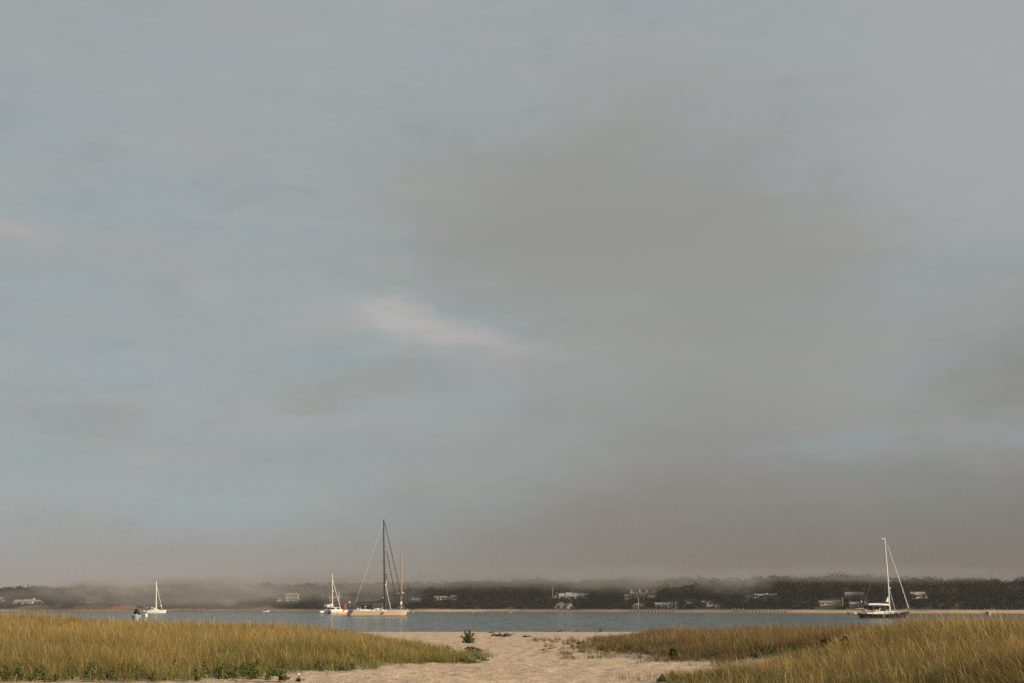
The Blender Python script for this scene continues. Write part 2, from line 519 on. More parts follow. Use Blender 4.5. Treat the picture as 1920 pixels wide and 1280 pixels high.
def hillz(x, tt):
    top = ztop(x) - 7.0
    p = 0.52 * sst(tt, 12, 62) + 0.48 * sst(tt, 55, 145)
    z = -0.8 + 2.7 * sst(tt, -6, 13) + (top - 1.9) * p
    z = z + 1.2 * (fbm(x / 25, tt / 25, 51) - 0.5) * sst(tt, 15, 40)
    bank = np.maximum(np.exp(-((x + 405) / 14.0) ** 2), np.maximum(np.exp(-((x + 358) / 16.0) ** 2), np.exp(-((x + 330) / 13.0) ** 2)))
    bank = np.maximum(bank, 0.38 * np.exp(-((x + 212) / 12.0) ** 2))
    z = z + bank * 2.4 * sst(tt, 8, 17) * (1 - sst(tt, 30, 50)) * (0.7 + 0.8 * fbm(x / 6, tt / 6, 77))
    return z, bank
hx = np.arange(-1250, 1251, 5.0); ht = np.concatenate([np.arange(-25, 60, 2.0), np.arange(60, 420, 8.0)])
gx, gt = np.meshgrid(hx, ht)
hz, hb = hillz(gx, gt)
hz = hz - 12 * sst(gt, 300, 420)
n1, n2 = len(hx), len(ht)
idx = np.arange(n1 * n2).reshape(n2, n1)
quads = np.stack([idx[:-1, :-1].ravel(), idx[:-1, 1:].ravel(), idx[1:, 1:].ravel(), idx[1:, :-1].ravel()], 1)
sandc, bankc, vegc, duneg = np.array([0.40, 0.29, 0.20]), np.array([0.40, 0.21, 0.125]), np.array([0.045, 0.045, 0.028]), np.array([0.12, 0.10, 0.045])
w1 = sst(gt + 9 * (fbm(gx / 14, gt / 6, 5) - 0.5), 7, 11)[..., None]
w2 = sst(gt + 6 * (fbm(gx / 9, gt / 9, 6) - 0.5), 15, 20)[..., None]
wb = (np.clip(hb * 1.4, 0, 1) * sst(gt, 8, 11) * (1 - sst(gt + 14 * (fbm(gx / 8, gt / 8, 9) - 0.5), 20, 30)))[..., None]
colr = sandc * (1 - w1) + duneg * w1
colr = colr * (1 - w2) + vegc * w2
colr = colr * (1 - wb) + bankc * wb
hill = raw_mesh('far_hill', np.stack([gx.ravel(), (gt + Yshore(gx)).ravel(), hz.ravel()], 1), [quads], attr_mat('far_shore_ground', 'col', 0.95, 0, 0.1, 0.4), colr.reshape(-1, 3), smooth=True)
tag(hill, 'low wooded far shore with a narrow sand beach', 'hill', kind='structure')

def on_hill(px, py):                                     # where a pixel's ray meets the far hill
    for tt in np.arange(2, 220, 1.0):
        y0 = float(np.interp(px, [s[0] for s in SH], shY)) + tt
        x0 = X_at(px, y0, py)
        y0 = float(Yshore(x0)) + tt
        x0 = X_at(px, y0, py)
        z0 = float(hillz(np.array([x0]), np.array([tt]))[0][0])
        if z0 >= Z_at(py, y0):
            return x0, y0, z0, y0 / 2713.0, y0 / 2760.0
    return x0, y0, z0, y0 / 2713.0, y0 / 2760.0

# ------------------------------------------------------------------ house lots (pixel extents) used to keep the woods clear of them
LOTS = []
def lot(px0, px1, pyb):
    x, y, z, sx_, sz_ = on_hill((px0 + px1) / 2, pyb)
    LOTS.append((px0, px1, pyb, y))
    return x, y, z, sx_, sz_

HOUSES = {}
for key, px0, px1, pyb in (
        ('edge', -22, 6, 1127.5), ('long', 24, 79, 1130.5), ('gable', 147, 175, 1130), ('grey', 399, 442, 1131), ('tall', 519, 559, 1126),
        ('pink', 616, 641, 1127), ('round', 641, 659, 1126), ('part', 770, 788, 1126.5), ('low', 814, 857, 1124.5), ('porch', 1038, 1104, 1121.5), ('hut', 1038, 1072, 1140.3),
        ('manor', 1170, 1233, 1121), ('cream', 1186, 1210, 1137.5), ('twin', 1228, 1245, 1136), ('peak', 1246, 1263, 1138), ('stilt', 1323, 1339, 1136), ('annex', 1340, 1351, 1138.5),
        ('ranch', 1399, 1458, 1121), ('bunga', 1537, 1577, 1133.5), ('brown', 1582, 1626, 1118), ('shed', 1594, 1613, 1137), ('white', 1708, 1741, 1121),
        ('speck', 209, 217, 1128.5), ('speckb', 229, 236, 1128.2), ('cot', 104, 113, 1136), ('cabin', 1288, 1295, 1131), ('cabinb', 1316, 1322, 1128.4)):
    HOUSES[key] = (px0, px1, pyb) + lot(px0, px1, pyb)

# ------------------------------------------------------------------ the far wood: one mass of thousands of leafy crowns
rng = np.random.default_rng(5)
def leaf_cloud(cx, cy, cz, rx, rz, nleaf, size, base_cols):
    """crowns at cx,cy,cz (arrays): nleaf small triangles each, spread through an uneven ellipsoid"""
    n = len(cx)
    d = rng.normal(size=(n, nleaf, 3)); d /= np.linalg.norm(d, axis=2, keepdims=True)
    lump = 1 + 0.18 * np.sin(d[..., 0] * 5 + rng.uniform(0, 6, (n, 1))) * np.sin(d[..., 2] * 4 + d[..., 1] * 5 + rng.uniform(0, 6, (n, 1)))
    rr = rng.uniform(0.55, 1.0, (n, nleaf)) ** 0.6 * lump
    c_ = np.stack([cx[:, None] + d[..., 0] * rr * rx[:, None], cy[:, None] + d[..., 1] * rr * rx[:, None], cz[:, None] + d[..., 2] * rr * rz[:, None]], 2)
    sz = size * rng.uniform(0.6, 1.3, (n, nleaf, 1, 1))
    v = c_[:, :, None, :] + rng.uniform(-1, 1, (n, nleaf, 3, 3)) * sz
    col = base_cols[:, None, :] * rng.uniform(0.8, 1.2, (n, nleaf, 1))
    col = np.repeat(col[:, :, None, :], 3, 2)
    v = v.reshape(-1, 3)
    return v, np.arange(len(v)).reshape(-1, 3), col.reshape(-1, 3)

def wood_points():
    out = []
    for tlo, thi, sp in ((16, 40, 4.6), (40, 120, 6.4), (120, 175, 6.6)):
        n = int(1000 * (thi - tlo) / (sp * sp) * 1.15)
        x = rng.uniform(-480, 480, n); tt = rng.uniform(tlo, thi, n)
        out.append(np.stack([x, tt], 1))
    return np.concatenate(out)
wp = wood_points()
wx, wt = wp[:, 0], wp[:, 1]
wy = wt + Yshore(wx)
wz, wb = hillz(wx, wt)
hgt = (3.0 + 5.5 * sst(wt, 25, 75)) * rng.uniform(0.6, 1.25, len(wx)) * (0.6 + 0.8 * fbm(wx / 22, wt / 30, 91))
hgt = np.where(wt < 24, rng.uniform(0.8, 2.2, len(wx)), hgt)
keep = ~((wb > 0.25) & (wt < 32) & (rng.uniform(size=len(wx)) < 0.85))
ppx, _ = PX(wx, wy, wz)
for a0, a1, pyb, hy in LOTS:
    inr = (ppx > a0 - 5) & (ppx < a1 + 5)
    front = inr & (wy < hy + 14)
    lim = (ZC + wy * tan_el(pyb + 0.6)) - wz
    hgt = np.where(front, np.minimum(hgt, lim), hgt)
    keep &= ~(front & (lim < 0.9))
    keep &= ~(inr & (np.abs(wy - hy) < 13))
wx, wy, wz, hgt = wx[keep], wy[keep], wz[keep], hgt[keep]
pal = np.array([[0.022, 0.025, 0.013], [0.030, 0.028, 0.016], [0.017, 0.020, 0.011], [0.035, 0.029, 0.018]])  # leaf colours darkened to stand in for fog bank shade over the hill
bc = pal[rng.integers(0, 4, len(wx))] * rng.uniform(0.65, 1.4, (len(wx), 1))
rx = np.clip(hgt * rng.uniform(0.48, 0.72, len(wx)), 0.9, 5.4)
v, f, cc = leaf_cloud(wx, wy, wz + hgt * 0.55, rx, hgt * 0.45, 190, 0.85, bc)
leafm = attr_mat('wood_leaves', 'col', 0.8, 0.08, 0.05)
wood = raw_mesh('woodland', v, [f], leafm, cc)
tag(wood, 'dark continuous oak woodland covering the low hill across the harbour', 'woodland', kind='stuff')

# ------------------------------------------------------------------ beach grass
def grass(name, polys, n, box, hmin, hmax, label, lean_dir, lean, palette, tan_frac, seed, edge=2.2, sparse=0.0, per=26):
    g = np.random.default_rng(seed)
    nt_ = n // per                                           # tufts first, then the blades of each tuft
    tx = g.uniform(box[0], box[1], nt_); ty = g.uniform(box[2], box[3], nt_)
    m = np.full(nt_, -1e9)
    for p in polys:
        m = np.maximum(m, sdist(tx, ty, p))
    ms = m + 3.4 * (fbm(tx / 2.0, ty / 2.6, 61) - 0.5)
    dens = sst(ms, -0.7, edge) * np.clip(0.25 + 1.5 * fbm(tx / 1.5, ty / 1.9, 71), 0.15, 1.0)
    dens = np.maximum(dens, sparse * (m > -3.2) * (fbm(tx / 0.9, ty / 0.9, 73) > 0.56))
    near_w = np.clip(1.15 - (ty - 35) / 90.0, 0.45, 1.0)
    vis = (np.abs(tx) < ty * 0.40 + 1.5)
    k = (g.uniform(size=nt_) < dens * near_w) & vis
    tx, ty, ms = tx[k], ty[k], ms[k]
    nt_ = len(tx)
    th = (0.72 + 0.55 * fbm(tx / 2.6, ty / 2.6, 81)) * g.uniform(0.62, 1.12, nt_) * (0.34 + 0.66 * sst(ms, -0.8, 4.2))
    tang = lean_dir + g.normal(0, 1.1, nt_); tl = np.clip(g.normal(lean, 0.20, nt_) + 0.35 * sst(fbm(tx / 1.7, ty / 2.1, 97), 0.52, 0.75), 0, 0.9)
    big = sst(fbm(tx / 3.2, ty / 4.2, 83), 0.40, 0.62)
    tpw = np.clip(0.08 + 0.6 * big + 0.4 * g.uniform(size=nt_) + g.normal(0, 0.12, nt_), 0, 1)
    tpw = tpw * (0.3 + 0.7 * sst(m[k], 0, 4.5))
    tbr = g.uniform(0.62, 1.28, nt_) * (0.72 + 0.5 * fbm(tx / 1.3, ty / 1.6, 88))
    rep = np.clip(g.poisson(per, nt_), 4, None)
    ti = np.repeat(np.arange(nt_), rep); n = len(ti)
    ro = np.abs(g.normal(0, 0.11, n)) + 0.01; ra = g.uniform(0, 6.283, n)
    x = tx[ti] + ro * np.cos(ra); y = ty[ti] + ro * np.sin(ra)
    h = (hmin + (hmax - hmin) * g.beta(2.4, 1.6, n)) * th[ti]
    z = H(x, y) - 0.02
    stalk = g.uniform(size=n) < tan_frac
    h = np.where(stalk, h * g.uniform(1.0, 1.28, n), h)
    ox = np.cos(tang[ti]) * tl[ti] + np.cos(ra) * ro * 1.9 + g.normal(0, 0.27, n)
    oy = np.sin(tang[ti]) * tl[ti] + np.sin(ra) * ro * 1.9 + g.normal(0, 0.27, n)
    ox, oy = np.where(stalk, ox * .6, ox), np.where(stalk, oy * .6, oy)
    ll = np.clip(np.hypot(ox, oy), 0.02, 0.95); ang = np.arctan2(oy, ox)
    bend = g.uniform(1.3, 2.6, n)
    w = g.uniform(0.0045, 0.0095, n) * np.clip(y / 45.0, 0.75, 1.5)
    psi = g.uniform(0, math.pi, n)
    P0, P1, PT = [np.array(p) for p in palette]
    pw = np.clip(tpw[ti] + g.normal(0, 0.14, n), 0, 1)[:, None]
    c0 = P0 * (1 - pw) + P1 * pw
    c0 = np.where(stalk[:, None], PT, c0)
    c0 = c0 * (tbr[ti] * g.uniform(0.6, 1.4, n))[:, None]
    tt = np.array([0, 0.4, 0.75, 1.0]); ww = np.array([1.0, 0.85, 0.5, 0.0])
    verts = np.zeros((n, 7, 3), np.float32); cols = np.zeros((n, 7, 3), np.float32)
    for i in range(4):
        tb = tt[i] ** bend
        px_ = x + np.cos(ang) * h * ll * tb
        py_ = y + np.sin(ang) * h * ll * tb
        pz_ = z + h * tt[i] * (1 - 0.30 * ll * tt[i])
        wi = np.where(stalk & (i == 2), 1.1, ww[i]) * w * 0.5                       # seed heads swell near the tip
        dx, dy = np.cos(psi) * wi, np.sin(psi) * wi
        if i < 3:
            verts[:, 2 * i] = np.stack([px_ - dx, py_ - dy, pz_], 1)
            verts[:, 2 * i + 1] = np.stack([px_ + dx, py_ + dy, pz_], 1)
        else:
            verts[:, 6] = np.stack([px_, py_, pz_], 1)
        tipmix = np.clip((tt[i] - 0.45) / 0.55, 0, 1) * 0.5
        cv = c0 * (1 - tipmix) + (PT * 0.9) * tipmix
        if i < 3:
            cols[:, 2 * i] = cv; cols[:, 2 * i + 1] = cv
        else:
            cols[:, 6] = cv
    o = (np.arange(n) * 7)[:, None]
    q = np.concatenate([o + np.array([[0, 1, 3, 2]]), o + np.array([[2, 3, 5, 4]])])
    tr = o + np.array([[4, 5, 6]])
    ob = raw_mesh(name, verts.reshape(-1, 3), [q, tr], grassm, cols.reshape(-1, 3))
    return tag(ob, label, 'beach grass', kind='stuff')
PAL_F = ((0.080, 0.096, 0.027), (0.200, 0.160, 0.048), (0.46, 0.31, 0.12))
grassm = attr_mat('beach_grass', 'col', 0.55, 0.35, 0.3)
PAL_L = ((0.105, 0.128, 0.032), (0.280, 0.218, 0.064), (0.46, 0.315, 0.125))
PAL_M = ((0.085, 0.078, 0.027), (0.175, 0.118, 0.043), (0.34, 0.22, 0.09))
grass('dune_grass', [LEFT], 1500000, (-34, 1.5, 29, 84), 0.42, 0.90, 'golden green beach grass covering the low dune on the left', R(170), 0.22, PAL_L, 0.05, 11, edge=2.8)
grass('marsh_grass', [MIDR], 750000, (1.0, 34, 39, 84), 0.38, 0.84, 'brownish beach grass on the flat behind the sand path', R(175), 0.16, PAL_M, 0.04, 12, sparse=0.16)
grass('foredune_grass', [FORE], 1000000, (2.0, 25, 12, 62), 0.40, 0.80, 'tall wind bent beach grass on the near dune at the right', R(165), 0.32, PAL_F, 0.08, 13)

# leafy green weeds along the foot of the dunes
def weeds(name, spots, label, seed, col, leaf=0.05, per=140):
    g = np.random.default_rng(seed)
    V, C = [], []
    for px, py, rpx, hh in spots:
        yy = Y_at(py, 1.9)
        for _ in range(2):
            yy = Y_at(py, float(H(X_at(px, yy, py), yy)))
        x0, r = X_at(px, yy, py), rpx * yy / 2713.0
        n = int(per * (0.4 + r * r * 3))
        a = g.uniform(0, 6.283, n); rr = r * np.sqrt(g.uniform(size=n)) * (0.7 + 0.4 * np.sin(a * 3 + g.uniform(0, 6)))
        x, y = x0 + rr * np.cos(a), yy + rr * np.sin(a) * 1.2
        z = H(x, y) + hh * g.uniform(0.05, 1, n) * np.clip(1.15 - rr / r, 0.2, 1)
        n1_ = g.normal(size=(n, 3)); n1_ /= np.linalg.norm(n1_, axis=1, keepdims=True)
        n2_ = np.cross(n1_, g.normal(size=(n, 3))); n2_ /= np.linalg.norm(n2_, axis=1, keepdims=True)
        s_ = leaf * g.uniform(0.6, 1.5, (n, 1)); c_ = np.stack([x, y, z], 1)
        V.append(np.stack([c_ - n1_ * s_, c_ + n2_ * s_ * 0.55, c_ + n1_ * s_, c_ - n2_ * s_ * 0.55], 1).reshape(-1, 3))
        C.append(np.repeat(np.array(col)[None] * g.uniform(0.5, 1.5, (n, 1)), 4, 0))
    V = np.concatenate(V); C = np.concatenate(C)
    return tag(raw_mesh(name, V, [np.arange(len(V)).reshape(-1, 4)], grassm, C), label, 'weeds', kind='stuff')
g_ = np.random.default_rng(77)
wl = [(float(px), float(py), float(r), float(h_)) for px, py, r, h_ in zip(g_.uniform(-10, 545, 90), 1274 - 30 * g_.uniform(0, 1, 90) ** 1.8, g_.uniform(5, 15, 90), g_.uniform(.12, .42, 90))]
wl += [(float(px), float(1224 + (py_ - .35) * 26), float(r), .1) for px, py_, r in zip(g_.uniform(770, 900, 46), g_.uniform(0, 1, 46), g_.uniform(4, 13, 46))]
wl += [(600, 1255, 18, .22), (660, 1254, 12, .2), (640, 1257, 14, .2), (885, 1241, 18, .07), (908, 1237, 9, .06), (840, 1216, 10, .15), (80, 1215, 14, .5), (205, 1195, 10, .6), (130, 1180, 8, .6), (300, 1205, 10, .5), (245, 1190, 5, .7), (690, 1215, 16, .5), (560, 1205, 9, .5)]
weeds('beach_weeds', wl, 'bushy low green weeds among the foot of the left dune', 21, (0.105, 0.128, 0.036), leaf=.028, per=300)
wr = [(1242, 1276, 9, .16), (1262, 1272, 10, .2), (1292, 1274, 11, .16), (1312, 1270, 14, .18), (1340, 1276, 14, .16), (1352, 1269, 16, .25), (1372, 1274, 12, .2), (1258, 1226, 9, .35), (1262, 1219, 6, .4), (1165, 1222, 12, .15), (1130, 1219, 10, .12), (1440, 1230, 18, .3), (1420, 1236, 12, .25), (1590, 1260, 14, .5), (1890, 1262, 16, .5), (1570, 1272, 12, .4)]
weeds('dune_weeds', wr, 'dark green leafy weeds at the foot of the right dune', 22, (0.065, 0.092, 0.028), leaf=.036, per=240)

# ------------------------------------------------------------------ houses across the harbour
m_white = mat('white_paint', (0.72, 0.70, 0.66), 0.6, var=0.06, scale=0.8)
m_trim = mat('cream_trim', (0.60, 0.57, 0.50), 0.6, var=0.06, scale=0.8)
m_shing = mat('weathered_shingle', (0.27, 0.25, 0.22), 0.85, var=0.15, scale=1.2)
m_tan = mat('tan_clapboard', (0.42, 0.36, 0.29), 0.8, var=0.1, scale=1.0)
m_roofg = mat('grey_roof', (0.19, 0.175, 0.16), 0.85, var=0.16, scale=0.9)
m_roofp = mat('pale_roof', (0.29, 0.275, 0.25), 0.85, var=0.12, scale=0.9)
m_roofb = mat('brown_roof', (0.19, 0.15, 0.12), 0.85, var=0.16, scale=0.9)
m_glass = mat('dark_window', (0.025, 0.028, 0.032), 0.12, var=0.3, scale=0.5)
m_brick = mat('chimney_brick', (0.40, 0.33, 0.28), 0.85, var=0.2, scale=4)
m_conc = mat('bare_earth', (0.20, 0.17, 0.12), 0.9, var=0.2, scale=0.6)

def house(key, name, label, cat, wings, windows=(), chimneys=(), doors=(), posts=(), rz=0.0, foundation=m_shing, group='houses on the far shore'):
    px0, px1, pyb, x0, y0, z0, sx_, sz_ = HOUSES[key]
    pc = (px0 + px1) / 2
    zb = Z_at(pyb, y0)
    h = thing(name, label, cat, (x0, y0, zb), rz, group)
    X = lambda p: (p - pc) * sx_
    Z = lambda p: (pyb - p) * sz_
    for (a, b, d0, d1, pe, pr, ridge, wm_, rm_) in wings:
        xa, xb, e, r = X(a), X(b), Z(pe), Z(pr)
        w = MB(); q = MB(); t_ = 0.22; o = 0.35
        if ridge == 'x':
            ym = (d0 + d1) / 2
            w.prism_x([(d0, -1.5), (d1, -1.5), (d1, e), (ym, r - t_), (d0, e)], xa, xb)
            sl_ = (r - e) / (ym - d0)
            q.prism_x([(d0 - o, e - o * sl_), (d0 - o, e - o * sl_ + t_), (ym, r + 0.02), (ym, r - t_ + 0.02)], xa - o, xb + o)
            q.prism_x([(d1 + o, e - o * sl_), (ym + 0.003, r - t_ + 0.02), (ym + 0.003, r + 0.02), (d1 + o, e - o * sl_ + t_)], xa - o, xb + o)
        elif ridge == 'y':
            xm = (xa + xb) / 2
            w.prism([(xa, -1.5), (xb, -1.5), (xb, e), (xm, r - t_), (xa, e)], d0, d1)
            sl_ = (r - e) / (xm - xa)
            q.prism([(xa - o, e - o * sl_), (xa - o, e - o * sl_ + t_), (xm, r + 0.02), (xm, r - t_ + 0.02)], d0 - o, d1 + o)
            q.prism([(xb + o, e - o * sl_), (xm + 0.003, r - t_ + 0.02), (xm + 0.003, r + 0.02), (xb + o, e - o * sl_ + t_)], d0 - o, d1 + o)
        elif ridge == 'hip':
            w.box(xa, xb, d0, d1, -1.5, e)
            ym = (d0 + d1) / 2; k = min((d1 - d0) / 2, (xb - xa) / 2 - 0.1)
            q.add([(xa - o, d0 - o, e), (xb + o, d0 - o, e), (xb + o, d1 + o, e), (xa - o, d1 + o, e), (xa + k, ym, r), (xb - k, ym, r)],
                  [(0, 3, 2, 1), (0, 1, 5, 4), (1, 2, 5), (2, 3, 4, 5), (3, 0, 4)])
        else:
            w.box(xa, xb, d0, d1, -1.5, e)
            q.box(xa - o, xb + o, d0 - o, d1 + o, e + 0.003, e + t_)
        w.build('wall', wm_, h); q.build('roof', rm_, h)
    for (a, b, pt, pb, d) in windows:
        MB().box(X(a), X(b), d - 0.05, d + 0.05, Z(pb), Z(pt)).build('window', m_glass, h)
    for (a, b, pt, pb, d) in doors:
        MB().box(X(a), X(b), d - 0.06, d + 0.05, Z(pb), Z(pt)).build('door', m_white, h)
    for (a, b, pt, pb, d, cm) in chimneys:
        MB().box(X(a), X(b), d, d + 1.0, Z(pb), Z(pt)).box(X(a) - .1, X(b) + .1, d - .1, d + 1.1, Z(pt) + .003, Z(pt) + .2).build('chimney', cm, h)
    for (a, pt, pb, d, wd) in posts:
        MB().box(X(a) - wd, X(a) + wd, d - wd, d + wd, Z(pb), Z(pt)).build('post', m_white, h)
    return h

house('edge', 'house', 'pale house cut by the left edge of the picture above the red bank', 'house',
      [(-22, 5, 0, 8, 1123.0, 1119.0, 'x', m_white, m_roofp)], [(-3, -1, 1124, 1126, 0), (1, 3, 1124, 1126, 0)])
house('long', 'house', 'long low white house with a small chimney above the red bank at far left', 'house',
      [(25, 42, 0, 8, 1127.0, 1123.2, 'x', m_white, m_roofp), (42, 61, -1.5, 8.5, 1126.8, 1122.4, 'x', m_white, m_roofp), (61, 78, 0, 8, 1127, 1123.4, 'x', m_white, m_roofp)],
      [(27, 30, 1127.4, 1129.4, 0), (33, 36, 1127.4, 1129.4, 0), (45, 48, 1127.3, 1129.6, -1.5), (51, 55, 1127.3, 1129.6, -1.5), (64, 68, 1127.4, 1129.4, 0), (72, 75, 1127.4, 1129.4, 0)],
      [(59, 62, 1120.6, 1124, 3.5, m_white)])
house('gable', 'house', 'small white house with a steep front gable in the mist left of the catamaran', 'house',
      [(154, 162, 0, 8, 1127.6, 1125.8, 'x', m_white, m_roofp), (161.5, 168.5, -2, 8, 1126.2, 1121.2, 'y', m_white, m_roofg), (168.5, 174.5, 0, 7, 1127.6, 1125.2, 'x', m_white, m_roofp), (147.5, 151, 1, 6, 1128.2, 1126, 'y', m_white, m_roofp)],
      [(163.5, 166.5, 1126.6, 1129, -2), (156, 158.5, 1128, 1129.6, 0), (170.5, 172.5, 1128, 1129.4, 0)], [(168, 169.2, 1119.6, 1124, 4, m_white)])
house('grey', 'house', 'grey shingled house with white chimney and wide sloping roof in the mist', 'house',
      [(400, 420, 2, 10, 1122.5, 1118.2, 'x', m_shing, m_roofg), (401, 440, -2, 8, 1128.0, 1122.3, 'hip', m_tan, m_roofp)],
      [(404, 407, 1128.3, 1130.2, -2), (411, 414, 1128.3, 1130.2, -2), (420, 424, 1128.3, 1130.2, -2), (430, 433, 1128.3, 1130.2, -2)], [(412.8, 415, 1115.6, 1121, 1.2, m_white)])
house('tall', 'house', 'tall pale two storey house with a lower wing at its left', 'house',
      [(520, 535, 0, 8, 1120.8, 1119.0, 'x', m_trim, m_roofp), (535, 558, -1, 9, 1114.2, 1110.8, 'x', m_trim, m_roofp)],
      [(521.5, 524, 1121.6, 1124, 0), (526, 529, 1121.6, 1124, 0), (531, 533.5, 1121.6, 1124, 0)] + [(a, a + 2.4, p, p + 2.8, -1) for a in (536.6, 541, 545.4, 549.8, 554.2) for p in (1115.4, 1120.8)],
      [(540, 541.6, 1109.4, 1113, 3, m_brick), (553, 554.6, 1109.4, 1113, 3, m_brick)], [(546.8, 548.6, 1121, 1126, -1.01)])
house('pink', 'house', 'dim grey house behind the small catamaran mast', 'house',
      [(617, 640, 0, 8, 1121.5, 1116.0, 'x', m_shing, m_roofg), (614.5, 617.5, 1, 6, 1118, 1115.6, 'flat', m_shing, m_roofp)],
      [(620, 623, 1122.5, 1125, 0), (627, 630, 1122.5, 1125, 0), (634, 637, 1122.5, 1125, 0)])
house('round', 'house', 'rosy house with a steep gable just left of the red flag', 'house',
      [(645, 654, -1, 8, 1120, 1115.2, 'y', m_tan, m_roofp), (641.5, 659, 1, 8, 1122.5, 1118.6, 'x', m_tan, m_roofb)],
      [(648, 651, 1121, 1124, -1), (655, 657.5, 1123, 1125, 1)])
house('part', 'house', 'small pale house half hidden by trees right of the wooden mast', 'house',
      [(772, 787, 0, 7, 1123.2, 1120.2, 'x', m_shing, m_roofp)], [(775.5, 778, 1123.8, 1126, 0), (781, 783, 1123.8, 1126, 0)])
house('low', 'house', 'long low grey house with a roof stepping up to the right', 'house',
      [(815, 836, 0, 8, 1119.0, 1116.6, 'x', m_shing, m_roofp), (820, 827, -2, 6, 1119.6, 1116.8, 'y', m_trim, m_roofp), (836, 845, 1, 8, 1119.8, 1117.8, 'x', m_shing, m_roofp), (845, 856.5, 0, 8, 1117.6, 1115.2, 'x', m_shing, m_roofp)],
      [(822, 825, 1120.2, 1123, -2), (829, 834, 1120, 1122.4, 0), (848, 852, 1118, 1119.6, 0)])
house('porch', 'house', 'long grey shingled house with a white railed porch above the boathouse', 'house',
      [(1039, 1049, -2, 8, 1117.4, 1112.4, 'y', m_shing, m_roofg), (1049, 1062, 0, 9, 1116.8, 1111.0, 'x', m_shing, m_roofp), (1062, 1080, -1, 10, 1116.8, 1109.6, 'x', m_shing, m_roofp), (1080, 1094, 0, 9, 1116.5, 1111.0, 'x', m_shing, m_roofp), (1092, 1103, 2, 9, 1114.6, 1111.2, 'x', m_shing, m_roofg)],
      [(1042, 1046, 1117.6, 1120, -2), (1052, 1055, 1117.4, 1120, 0), (1064, 1068.6, 1117.6, 1119.6, -1), (1070, 1076.6, 1117.6, 1119.6, -1), (1084, 1087, 1117, 1119.6, 0)],
      [(1043.4, 1045, 1109.8, 1113, 2, m_brick), (1080, 1081.4, 1108.6, 1112, 3, m_brick), (1074.6, 1076, 1108.4, 1111, 4, m_brick)],
      [(1048, 1049.2, 1113.6, 1121, -2.2), (1078.0, 1079.0, 1113, 1121, -1.1)], [(1060.5, 1117, 1121, -1.3, .15), (1093.6, 1114, 1121, -.4, .15)])
house('manor', 'house', 'large house with three tall white chimneys and a lit cream wing', 'house',
      [(1172, 1184, 0, 9, 1116.5, 1112.8, 'x', m_shing, m_roofg), (1183, 1200, 1, 10, 1114.6, 1108.2, 'x', m_shing, m_roofb), (1193, 1201, -1.5, 8, 1114.8, 1107.6, 'y', m_shing, m_roofg), (1200, 1215, 1, 10, 1115.6, 1109.2, 'x', m_shing, m_roofb), (1215.3, 1231, -2, 9, 1111.2, 1108.6, 'hip', m_tan, m_roofb)],
      [(1174, 1177, 1117, 1119.6, 0), (1179, 1182, 1117, 1119.6, 0), (1186, 1189, 1115.4, 1118, 1), (1195.5, 1198.5, 1115.4, 1118.8, -1.5), (1203, 1206, 1116.2, 1119, 1), (1209, 1212, 1116.2, 1119, 1), (1217.5, 1219.5, 1112.2, 1114.4, -2), (1223, 1225, 1112.2, 1114.4, -2), (1227.8, 1229.6, 1112.2, 1114.4, -2), (1218, 1220, 1117, 1119.6, -2), (1226, 1228, 1117, 1119.6, -2)],
      [(1183.6, 1186.0, 1104.6, 1112, 2, m_white), (1199.0, 1201.2, 1104.0, 1113, 0.4, m_white), (1212.4, 1214.4, 1105.0, 1112, 2, m_white)],
      [(1183.4, 1184.4, 1117, 1121, -.4)], [(1190, 1115, 1121, .6, .18), (1207.5, 1115.8, 1121, .6, .18), (1214.4, 1115.8, 1121, .6, .18)])
house('hut', 'boathouse', 'grey boathouse with a hipped roof and a sunlit shingled wing on the sand', 'boathouse',
      [(1042, 1063, 0, 6.5, 1134.5, 1127.6, 'hip', m_shing, m_roofg), (1038.5, 1044, 1.0, 6, 1135.4, 1133.8, 'flat', m_shing, m_roofg)],
      [(1045, 1049, 1135.6, 1139.4, 0)], (), [(1051.2, 1053.2, 1133.0, 1140.2, -0.02), (1053.6, 1055, 1132.6, 1140.2, -0.02)], [(1041.6, 1135.6, 1140.2, -.8, .1)])
hb = [o for o in COL.objects if o.name == 'boathouse'][0]
sxh, szh = HOUSES['hut'][6], HOUSES['hut'][7]
# the lit wing: a gabled annexe turned to face the sun
m_lit = mat('sunlit_shingle', (0.55, 0.45, 0.35), 0.8, var=0.1, scale=1.5)  # sunlight put into the colour, paler than the main block's shingle
ca, sa = math.cos(R(33)), math.sin(R(33))
def rot(p): return (p[0] * ca - p[1] * sa + 4.6, p[0] * sa + p[1] * ca + 0.4, p[2])
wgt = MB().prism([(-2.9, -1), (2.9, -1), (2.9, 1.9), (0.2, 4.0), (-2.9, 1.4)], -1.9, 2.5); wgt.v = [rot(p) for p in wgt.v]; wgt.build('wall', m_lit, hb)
rf = MB().prism([(-3.3, 1.20), (-3.3, 1.44), (0.2, 4.28), (0.2, 4.04)], -2.2, 2.8).prism([(3.3, 1.62), (0.203, 4.04), (0.203, 4.28), (3.3, 1.86)], -2.2, 2.8); rf.v = [rot(p) for p in rf.v]; rf.build('roof', m_roofg, hb)
wd_ = MB().box(-.5, .5, -1.96, -1.86, .6, 1.8); wd_.v = [rot(p) for p in wd_.v]; wd_.build('window', m_glass, hb)
house('cream', 'cottage', 'dim cottage with a hipped roof behind the left end of the middle pier', 'cottage',
      [(1187, 1209, 0, 7, 1133.6, 1129.2, 'hip', m_tan, m_roofg)], [(1190, 1193, 1134, 1136.4, 0), (1198, 1201, 1134, 1136.4, 0)], (), [(1203, 1204.6, 1133.8, 1137.4, -.02)])
